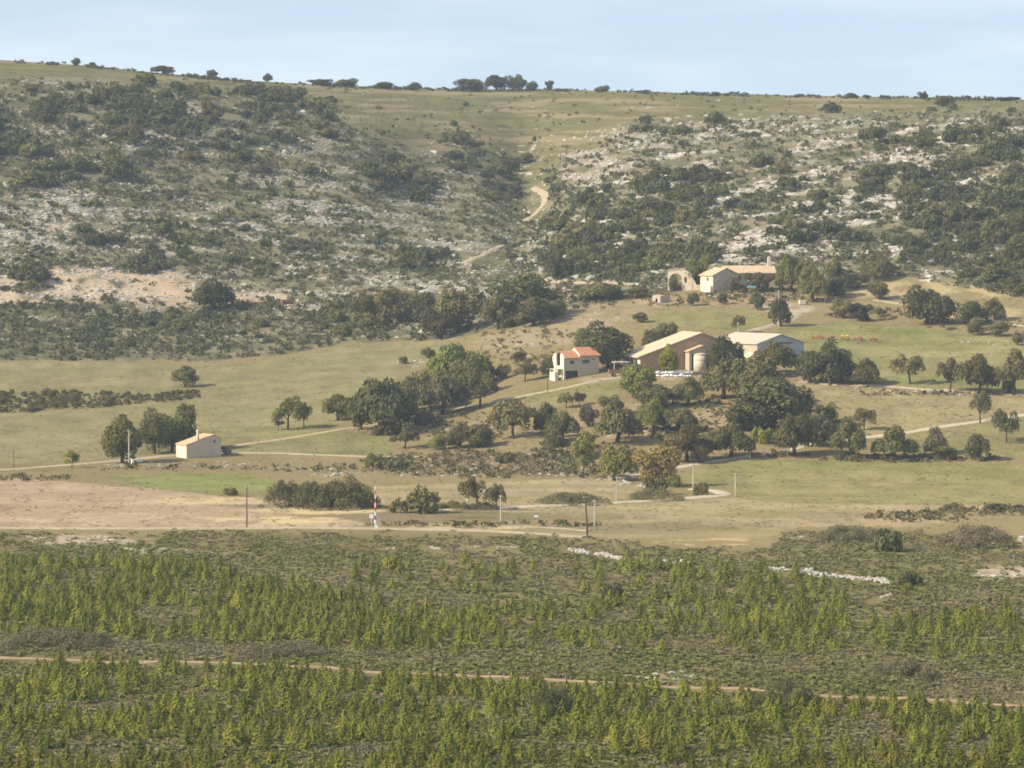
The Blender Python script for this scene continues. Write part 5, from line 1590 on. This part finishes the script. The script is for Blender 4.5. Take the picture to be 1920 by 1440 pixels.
slab(rf, at2(a, b, xs_ + 0.02, 3.5, 8.25), at2(a, b, La + 0.4, 3.5, 8.25), at2(a, b, La + 0.4, Lb + 0.45, 6.2), at2(a, b, xs_ + 0.02, Lb + 0.45, 6.2), 0.18)
rf.build('roof', M['roof_red'], villa)
st = MB(); wall_mb(st, at2(a, b, xs_ + 0.02, 0.3), b, neg(a), Lb - 0.6, [(0, 6.4), (3.2, 8.05), (Lb - 0.6, 6.4)], 0.3, z0=5.0); st.build('gable', M['render_white'], villa)
for (x0, x1, z0, z1), nb in ((w1, 1), (w2, 3), (w3, 0)):
    window(villa, at2(a, b, 0, 0), a, neg(b), x0, x1, z0, z1, 0.1, nb)
q = MB(); q.box(at2(a, b, 2.2, 1.2, 1.2), (3.4, 0.08, 2.3), math.radians(24)); q.build('garage_door', M['dark_wood'], villa)
pc = MB(); wall_mb(pc, at2(a, b, -2.2, 0.8), a, neg(b), 1.0, [(0, 2.0), (1, 2.0)], 0.25); wall_mb(pc, at2(a, b, -2.2, 1.06), b, neg(a), 3, [(0, 2.0), (3, 2.0)], 0.25)
pc.box(at2(a, b, -1.1, 2.2, 2.75), (2.2, 3.4, 0.16), math.radians(24)); pc.box(at2(a, b, -0.25, 0.7, 1.1), (0.25, 0.25, 3.1), math.radians(24)); pc.box(at2(a, b, -2.05, 3.7, 1.1), (0.25, 0.25, 3.1), math.radians(24)); pc.box(at2(a, b, -2.0, 0.95, 2.3), (0.2, 0.2, 0.75), math.radians(24))
pc.build('porch', M['render_white'], villa)

# old farmhouse
farm = thing('farmhouse', 'old farmhouse with a white gable end and long tiled roof', 'house', P1(1337, 550))
a, b, rf_ = gable_house(farm, 35, 9.0, 6.2, 5.3, 4.9, 7.3, 5.6, M['old_stone'], M['roof_old'], holes_l=[(1.8, 2.8, 3.6, 4.7)], over=0.3, left_m=M['render_white'])
window(farm, at2(a, b, 0, 0.35), b, neg(a), 1.8, 2.8, 3.6, 4.7, 0.1, 1)
bw = MB(); wall_mb(bw, at2(a, b, -0.7, 0.35), b, neg(a), 1.2, [(0, 2.2), (1.2, 2.0)], 0.68); bw.build('buttress', M['render_white'], farm)
a2, b2 = axes(8)
O2 = (a[0] * 4.6, a[1] * 4.6 + 2.2)
wg = MB(); L2, D2 = 15.2, 7.0
wall_mb(wg, (O2[0], O2[1], 0), a2, neg(b2), L2, [(0, 6.0), (L2, 6.0)], 0.4, [(2.6, 3.5, 4.0, 5.2), (6.0, 6.9, 4.0, 5.2), (10, 10.9, 4.0, 5.2), (4.4, 5.6, 0, 2.3)])
wall_mb(wg, (O2[0] + b2[0] * (D2 - .4), O2[1] + b2[1] * (D2 - .4), 0), a2, neg(b2), L2, [(0, 6.0), (L2, 6.0)], 0.4)
wall_mb(wg, (O2[0] + a2[0] * L2 + b2[0] * .4, O2[1] + a2[1] * L2 + b2[1] * .4, 0), b2, a2, D2 - .8, [(0, 6.1), (3.1, 7.7), (6.2, 6.1)], 0.4)
wall_mb(wg, (O2[0] + b2[0] * .4, O2[1] + b2[1] * .4, 0), b2, neg(a2), D2 - .8, [(0, 6.1), (3.1, 7.7), (6.2, 6.1)], 0.4)
wg.build('wing', M['old_stone'], farm)


def o2(x, y, z): return (O2[0] + a2[0] * x + b2[0] * y, O2[1] + a2[1] * x + b2[1] * y, z)


rw = MB()
slab(rw, o2(-0.3, -0.45, 5.95), o2(L2 + .3, -0.45, 5.95), o2(L2 + .3, 3.5, 8.05), o2(-0.3, 3.5, 8.05), 0.2)
slab(rw, o2(-0.3, 3.5, 8.05), o2(L2 + .3, 3.5, 8.05), o2(L2 + .3, D2 + .45, 5.95), o2(-0.3, D2 + .45, 5.95), 0.2)
rwo = rw.build('roof', M['roof_old'], farm)
for x0 in (2.6, 6.0, 10.0):
    window(farm, (O2[0], O2[1], 0), a2, neg(b2), x0, x0 + 0.9, 4.0, 5.2, 0.12, 1)
q = MB(); q.box(o2(5.0, 0.2, 1.15), (1.18, 0.08, 2.3), math.radians(8)); q.build('door', M['dark_wood'], farm)
cm_ = MB(); cm_.box(o2(13.9, 3.4, 8.9), (0.9, 0.7, 3.4), math.radians(8), 0.92); cm_.build('chimney', M['render_white'], rwo)

# ruined archway
arch = thing('arch_ruin', 'ruined stone outbuilding with a tall open archway', 'ruin', P1(1252, 546))
a, b = axes(-14)
am = MB()
wall_mb(am, (0, 0, 0), a, neg(b), 7.4, [(0, 6.1), (1, 6.3), (5.0, 6.6), (6.2, 6.0), (7.4, 4.6)], 0.7, [(0.5, 4.3, 0, 5.3, 1.9), (4.95, 5.75, 2.6, 4.2, 0.4)], z0=-1.2)
wall_mb(am, at2(a, b, 7.4, 0.1), a, neg(b), 4.2, [(0, 4.4), (1.2, 2.0), (4.2, 1.6)], 0.6)
wall_mb(am, at2(a, b, 0.0, 0.72), b, neg(a), 4.5, [(0, 5.6), (4.5, 4.0)], 0.6)
am.build('wall', M['arch_stone'], arch)
q = MB(); slab(q, at2(a, b, -0.2, -0.2, 6.35), at2(a, b, 5.2, -0.2, 6.85), at2(a, b, 5.2, 1.6, 6.95), at2(a, b, -0.2, 1.6, 6.45), 0.14); q.build('coping', M['roof_clay'], arch)

# tiny roofless hut on the slope below
rh = thing('stone_hut', 'tiny flat topped stone hut on the slope below the arch ruin', 'hut', P1(1238, 568))
gable_house(rh, 50, 4.2, 2.9, 1.9, 2.1, 2.1, 1.9, M['old_stone'], M['old_stone'], holes_l=[(0.8, 1.5, 0, 1.4)], over=0.05, left_m=M['render_cream'], th=0.25, eave_over=0.05)

# small white water tank by the yard
tk = thing('water_tank', 'small cream tank on a block base in the farmhouse yard', 'tank', P1(1504, 572))
q = MB(); q.box((0, 0, 0.9), (1.9, 1.3, 1.1), 0.2, 0.94); q.build('tank', M['render_white'], tk)
q = MB(); q.box((0, 0, 0.1), (1.5, 1.0, 0.5), 0.2); q.build('base', M['old_stone'], tk)
tp = thing('tarpaulin_shelter', 'turquoise sheet shelter among the farmhouse garden trees', 'shelter', P1(1409, 551))
q = MB(); slab(q, (-1.4, -1, 1.9), (1.4, -1, 1.9), (1.2, 1, 2.3), (-1.2, 1, 2.3), 0.05); q.build('sheet', M['blue_tarp'], tp)
for sx in (-1.2, 1.2):
    for sy, hh_ in ((-0.9, 1.85), (0.9, 2.2)):
        q = MB(); q.box((sx * 0.95, sy, hh_ / 2 - 0.3), (0.08, 0.08, hh_ + 0.55)); q.build('post', M['dark_wood'], tp)


# ------------------------------------------------------------------ poles
def pole(label, u, vb, vt, m='pole_pale', r=0.14, lean=0.0, cross=True, group=None):
    s = ppm(u, vb); h = (vb - vt) / s
    o = thing('utility_pole', label, 'utility pole', P1(u, vb), 0.0, group)
    q = MB(); q.tube([(0, 0, -0.6), (lean * h * 0.5, 0, h * 0.5), (lean * h, 0, h)], [r * 1.25, r * 1.05, r * 0.8], 8); q.build('shaft', M[m], o)
    if cross:
        q = MB(); q.box((lean * h, -0.12, h - 0.35), (0.9, 0.09, 0.1), 0.5)
        q.build('crossarm', M[m], o)
        for k in (-0.36, 0, 0.36):
            q = MB(); q.tube([(lean * h + k * math.cos(.5), -0.12 + k * math.sin(.5), h - 0.3), (lean * h + k * math.cos(.5), -0.12 + k * math.sin(.5), h - 0.14)], [0.05, 0.035], 6); q.build('insulator', M['white_paint'], o)


pole('thin dark wooden pole at the edge of the tan field', 463, 991, 911, 'dark_wood', 0.11)
pole('pale pole in front of the big rounded bush', 794, 964, 912)
pole('white pole right of the two slim trees', 939, 984, 928)
pole('leaning dark wooden pole at the heath edge', 1102, 1008, 929, 'dark_wood', 0.15, -0.06)
pole('white pole just right of the leaning dark pole', 1115, 986, 936)
pole('thin pale pole left of the golden tree', 1156, 939, 893, r=0.11)
pole('grey pole at the lane right of the golden tree', 1300, 915, 870, r=0.16)
pole('pale pole at the corner of the green meadow', 1379, 931, 887, r=0.15)
pole('white pole on the shaded lane', 1406, 860, 822, r=0.20)
pole('short pale pole on the lane beyond the brownish tree', 1547, 832, 808, r=0.11, cross=False)
pole('pale pole in the farmhouse garden', 1547, 568, 515)
pole('weathered pole at the turn of the farm track', 1460, 613, 545)
pole('dark thin pole below the villa corner', 1027, 736, 690, 'dark_wood', 0.09)
pole('pale pole beside the trees left of the hut', 242, 875, 806, r=0.16)
pole('thin pole at the far left edge of the field', 26, 878, 842, 'dark_wood', 0.08, cross=False)
pole('grey pole behind the barn and shed', 1384, 652, 604, r=0.14)
sm = thing('marker_post', 'short white capped marker post beside the two slim trees', 'post', P1(876, 955))
q = MB(); q.tube([(0, 0, -0.4), (0, 0, 1.5)], [0.13, 0.11], 8); q.build('shaft', M['white_paint'], sm)
q = MB(); q.ball((0, 0, 1.72), (0.26, 0.26, 0.22)); q.build('cap', M['white_paint'], sm, True)

# red and white barrier pole, raised upright
bp_ = thing('barrier', 'raised red and white striped barrier pole beside the dirt road', 'barrier', P1(704, 990))
s = ppm(704, 990); H_ = 80 / s
q = MB(); q.box((0.12, 0, 0.9), (0.62, 0.5, 2.6), 0, 0.9); q.build('stand', M['white_paint'], bp_)
nb = 8; seg = (H_ - 1.6) / nb
arm = MB(); arm.tube([(0, -0.3, 0.9), (0.0, -0.3, 1.6)], [0.2, 0.2], 10); armo = arm.build('arm', M['white_paint'], bp_)
for k in range(nb):
    z = 1.6 + k * seg
    q = MB(); q.tube([(0, -0.3, z), (0, -0.3, z + seg)], [0.16 - 0.009 * k, 0.16 - 0.009 * (k + 1)], 10); q.build('stripe', M['red_paint' if k % 2 == 0 else 'white_paint'], armo)
q = MB(); q.cyl((-0.75, -0.45, 2.3), (0, 1, 0), 0.42, 0.06, 20); q.build('disc_sign', M['white_paint'], bp_)
q = MB(); q.tube([(-0.75, -0.38, -0.3), (-0.75, -0.38, 2.2)], [0.05, 0.05], 6); q.build('sign_post', M['pole_pale'], bp_)
q = MB(); q.cyl((0, -0.3, H_ * 0.53), (0, 1, 0), 0.36, 0.05, 18); q.build('disc_sign', M['red_paint'], bp_)
rp_ = thing('barrier_rest', 'short white post right of the striped barrier', 'post', P1(711, 990))
q = MB(); q.tube([(0, 0, -0.4), (0, 0, 1.75)], [0.15, 0.13], 8); q.box((0, 0, 1.8), (0.46, 0.2, 0.12)); q.build('post', M['white_paint'], rp_)
sg = thing('information_sign', 'small white panel with dark top on the dry grass', 'sign', P1(1005, 975))
q = MB(); q.box((0, 0, 0.75), (0.85, 0.06, 0.45)); q.build('panel', M['white_paint'], sg)
q = MB(); q.box((0, 0, 1.05), (0.85, 0.07, 0.14)); q.build('top_band', M['dark_wood'], sg)
for sx in (-0.3, 0.3):
    q = MB(); q.box((sx, 0.06, 0.3), (0.07, 0.05, 1.2)); q.build('post', M['dark_wood'], sg)


# ------------------------------------------------------------------ vehicles and farm gear
def wheel(parent, c, r, w, ax=(0, 1, 0)):
    q = MB(); q.cyl(c, ax, r, w, 16); t = q.build('wheel', M['tyre'], parent)
    q = MB(); q.cyl(c, ax, r * 0.5, w + 0.03, 12); q.build('rim', M['pole_pale'], t)


jeep = thing('off_road_car', 'dark green off road car parked behind the hut', 'car', P1(422, 851), math.radians(72))
q = MB()
q.hexa([(-1.9, -.85, .45), (1.9, -.85, .45), (1.9, .85, .45), (-1.9, .85, .45)], [(-1.9, -.85, 1.15), (1.85, -.82, 1.08), (1.85, .82, 1.08), (-1.9, .85, 1.15)])
q.hexa([(-1.88, -.82, 1.16), (.75, -.82, 1.16), (.75, .82, 1.16), (-1.88, .82, 1.16)], [(-1.8, -.72, 1.95), (.35, -.72, 1.95), (.35, .72, 1.95), (-1.8, .72, 1.95)])
q.build('body', M['green_paint'], jeep)
for sy in (-1, 1):
    for x0, x1 in ((-1.6, -.75), (-.6, .35)):
        q = MB(); q.hexa([(x0, sy * .80, 1.25), (x1, sy * .80, 1.25), (x1, sy * .84, 1.25), (x0, sy * .84, 1.25)], [(x0, sy * .725, 1.82), (x1 - .08, sy * .725, 1.82), (x1 - .08, sy * .76, 1.82), (x0, sy * .76, 1.82)]); q.build('side_window', M['glass'], jeep)
    for x in (-1.2, 1.2): wheel(jeep, (x, sy * .8, .38), .38, .24)
q = MB(); q.hexa([(-1.93, -.66, 1.25), (-1.9, -.66, 1.25), (-1.9, .66, 1.25), (-1.93, .66, 1.25)], [(-1.86, -.6, 1.82), (-1.83, -.6, 1.82), (-1.83, .6, 1.82), (-1.86, .6, 1.82)]); q.build('rear_window', M['glass'], jeep)
q = MB(); q.hexa([(.74, -.66, 1.2), (.78, -.66, 1.2), (.78, .66, 1.2), (.74, .66, 1.2)], [(.38, -.6, 1.86), (.42, -.6, 1.86), (.42, .6, 1.86), (.38, .6, 1.86)]); q.build('windscreen', M['glass'], jeep)
q = MB(); q.cyl((-2.0, .1, .95), (1, 0, 0), .36, .2, 16); q.build('spare_wheel', M['pole_pale'], jeep)
for sy in (-.6, .6):
    q = MB(); q.cyl((1.88, sy, .85), (1, 0, 0), .12, .06, 12); q.build('headlight', M['white_paint'], jeep)

tr = thing('farm_trailer', 'rusty brown high sided farm trailer beside the barn canopy', 'trailer', P1(1152, 706), math.radians(10))
q = MB()
for c, sz in (((0, 0, .85), (3.0, 1.7, .12)), ((0, -.82, 1.35), (3.0, .08, .9)), ((0, .82, 1.35), (3.0, .08, .9)), ((-1.46, 0, 1.35), (.08, 1.56, .9)), ((1.46, 0, 1.35), (.08, 1.56, .9))): q.box(c, sz)
q.build('box', M['brown_metal'], tr)
q = MB(); q.box((2.1, 0, .75), (1.3, .14, .12)); q.build('drawbar', M['dark_wood'], tr)
for sy in (-.75, .75): wheel(tr, (-.2, sy, .42), .45, .22)

# white wrapped bales
bm_ = []
for i in range(3):
    rr = random.Random(40 + i); q = MB(); q.ball((0, 0, .5), (.85, .6, .62), 12, 8, .09, rr)
    me = bpy.data.meshes.new('bale'); me.from_pydata([tuple(p) for p in q.v], [], q.f); me.materials.append(M['plastic']); me.update(); bm_.append(me)
for i in range(16):
    u_ = 1229 + i * 4.3 + random.uniform(-2.4, 2.4)
    for row in range(2):
        p_ = P1(u_ + row * 2.2, 707 - row * 4.0)
        o = link('silage_bag', bm_[(i + row) % 3], None, (p_.x, p_.y, p_.z + (0.0 if row == 0 else 0.25)))
        o.rotation_euler = (0, 0, random.uniform(0, 3)); k = random.uniform(.45, .9); o.scale = (k * random.uniform(.8, 1.3), k, k * random.uniform(.6, 1.2))
        tag(o, 'white plastic wrapped bag in the long heap before the barn', 'bag', 'white plastic bags heaped before the barn')

# two white drums near the hut
for u_, v_, h_, r_, lab in ((248.5, 870, 1.05, .36, 'upright cream drum by the pole near the hut'), (261, 868, .8, .42, 'white bluish drum lying beside the upright cream one')):
    o = thing('drum', lab, 'drum', P1(u_, v_))
    q = MB()
    if h_ > 1: q.tube([(0, 0, -.1), (0, 0, h_)], [r_, r_], 14)
    else: q.tube([(-.7, 0, r_), (.7, .1, r_)], [r_, r_], 14)
    q.build('barrel', M['white_paint'], o)
    q = MB()
    if h_ > 1: q.tube([(0, 0, h_), (0, 0, h_ + .06)], [r_ * .5, r_ * .5], 10)
    else: q.tube([(-.74, 0, r_), (-.7, 0, r_)], [r_ * .5, r_ * .5], 10)
    q.build('lid', M['pole_pale'], o)

# farm machines in the field
def harrow(label, u, v, w, m):
    o = thing('harrow', label, 'farm machine', P1(u, v), 0.1)
    q = MB()
    for y in (-.7, 0, .7): q.box((0, y, .75), (w, .12, .14))
    for k in range(5): q.box((-w / 2 + w * (k + .5) / 5, 0, .85), (.12, 1.6, .12))
    q.build('frame', M[m], o)
    q = MB()
    for k in range(9):
        for y in (-.7, .7): q.tube([(-w / 2 + w * (k + .5) / 9, y, .7), (-w / 2 + w * (k + .5) / 9, y + .1, .3), (-w / 2 + w * (k + .5) / 9, y - .12, -.02)], [.05, .05, .03], 5)
    q.build('tines', M[m], o)
    q = MB(); q.tube([(-.5, -.7, .8), (0, -1.1, 1.4), (.5, -.7, .8)], [.06, .06, .06], 6); q.build('hitch', M[m], o)
    for sx in (-1, 1): wheel(o, (sx * w * .42, .9, .32), .32, .18, (1, 0, 0))


harrow('long orange harrow, left end of the machine row', 1534, 637, 3.4, 'orange_paint')
harrow('small rusty red harrow between the orange and yellow machines', 1560, 637, 1.3, 'rust_paint')
ys = thing('seed_drill', 'bright yellow twin hopper machine in the machine row', 'farm machine', P1(1584.5, 638.5))
for sx in (-.62, .62):
    q = MB(); q.hexa([(sx - .25, -.3, .6), (sx + .25, -.3, .6), (sx + .25, .3, .6), (sx - .25, .3, .6)], [(sx - .55, -.5, 1.35), (sx + .55, -.5, 1.35), (sx + .55, .5, 1.35), (sx - .55, .5, 1.35)]); q.ball((sx, 0, 1.35), (.5, .46, .22)); q.build('hopper', M['yellow_paint'], ys)
q = MB(); q.box((0, 0, .5), (2.2, .9, .14)); q.box((0, -.8, .5), (.14, .9, .12)); q.build('frame', M['dark_wood'], ys)
for sx in (-1.05, 1.05): wheel(ys, (sx, .2, .34), .36, .18, (1, 0, 0))
harrow('faded red harrow right of the yellow machine', 1610, 639, 2.3, 'rust_paint')
harrow('faded red harrow at the right end of the machine row', 1638, 641, 2.0, 'rust_paint')

# ------------------------------------------------------------------ air
bpy.ops.mesh.primitive_cube_add(size=1)
hz = bpy.context.object
hz.name = 'haze'
hz.dimensions = (2300, 3900, 200)
hz.location = (0, 1840, 25)
tag(hz, 'thin blue summer haze over the valley', None, None, 'stuff')
m, t, out = new_mat('haze')
pv = t.nodes.new('ShaderNodeVolumePrincipled')
pv.inputs['Color'].default_value = (0.66, 0.81, 1.0, 1)
pv.inputs['Density'].default_value = 0.00008
pv.inputs['Density Attribute'].default_value = ''
pv.inputs['Anisotropy'].default_value = 0.0
t.links.new(pv.outputs[0], out.inputs['Volume'])
hz.data.materials.append(m)
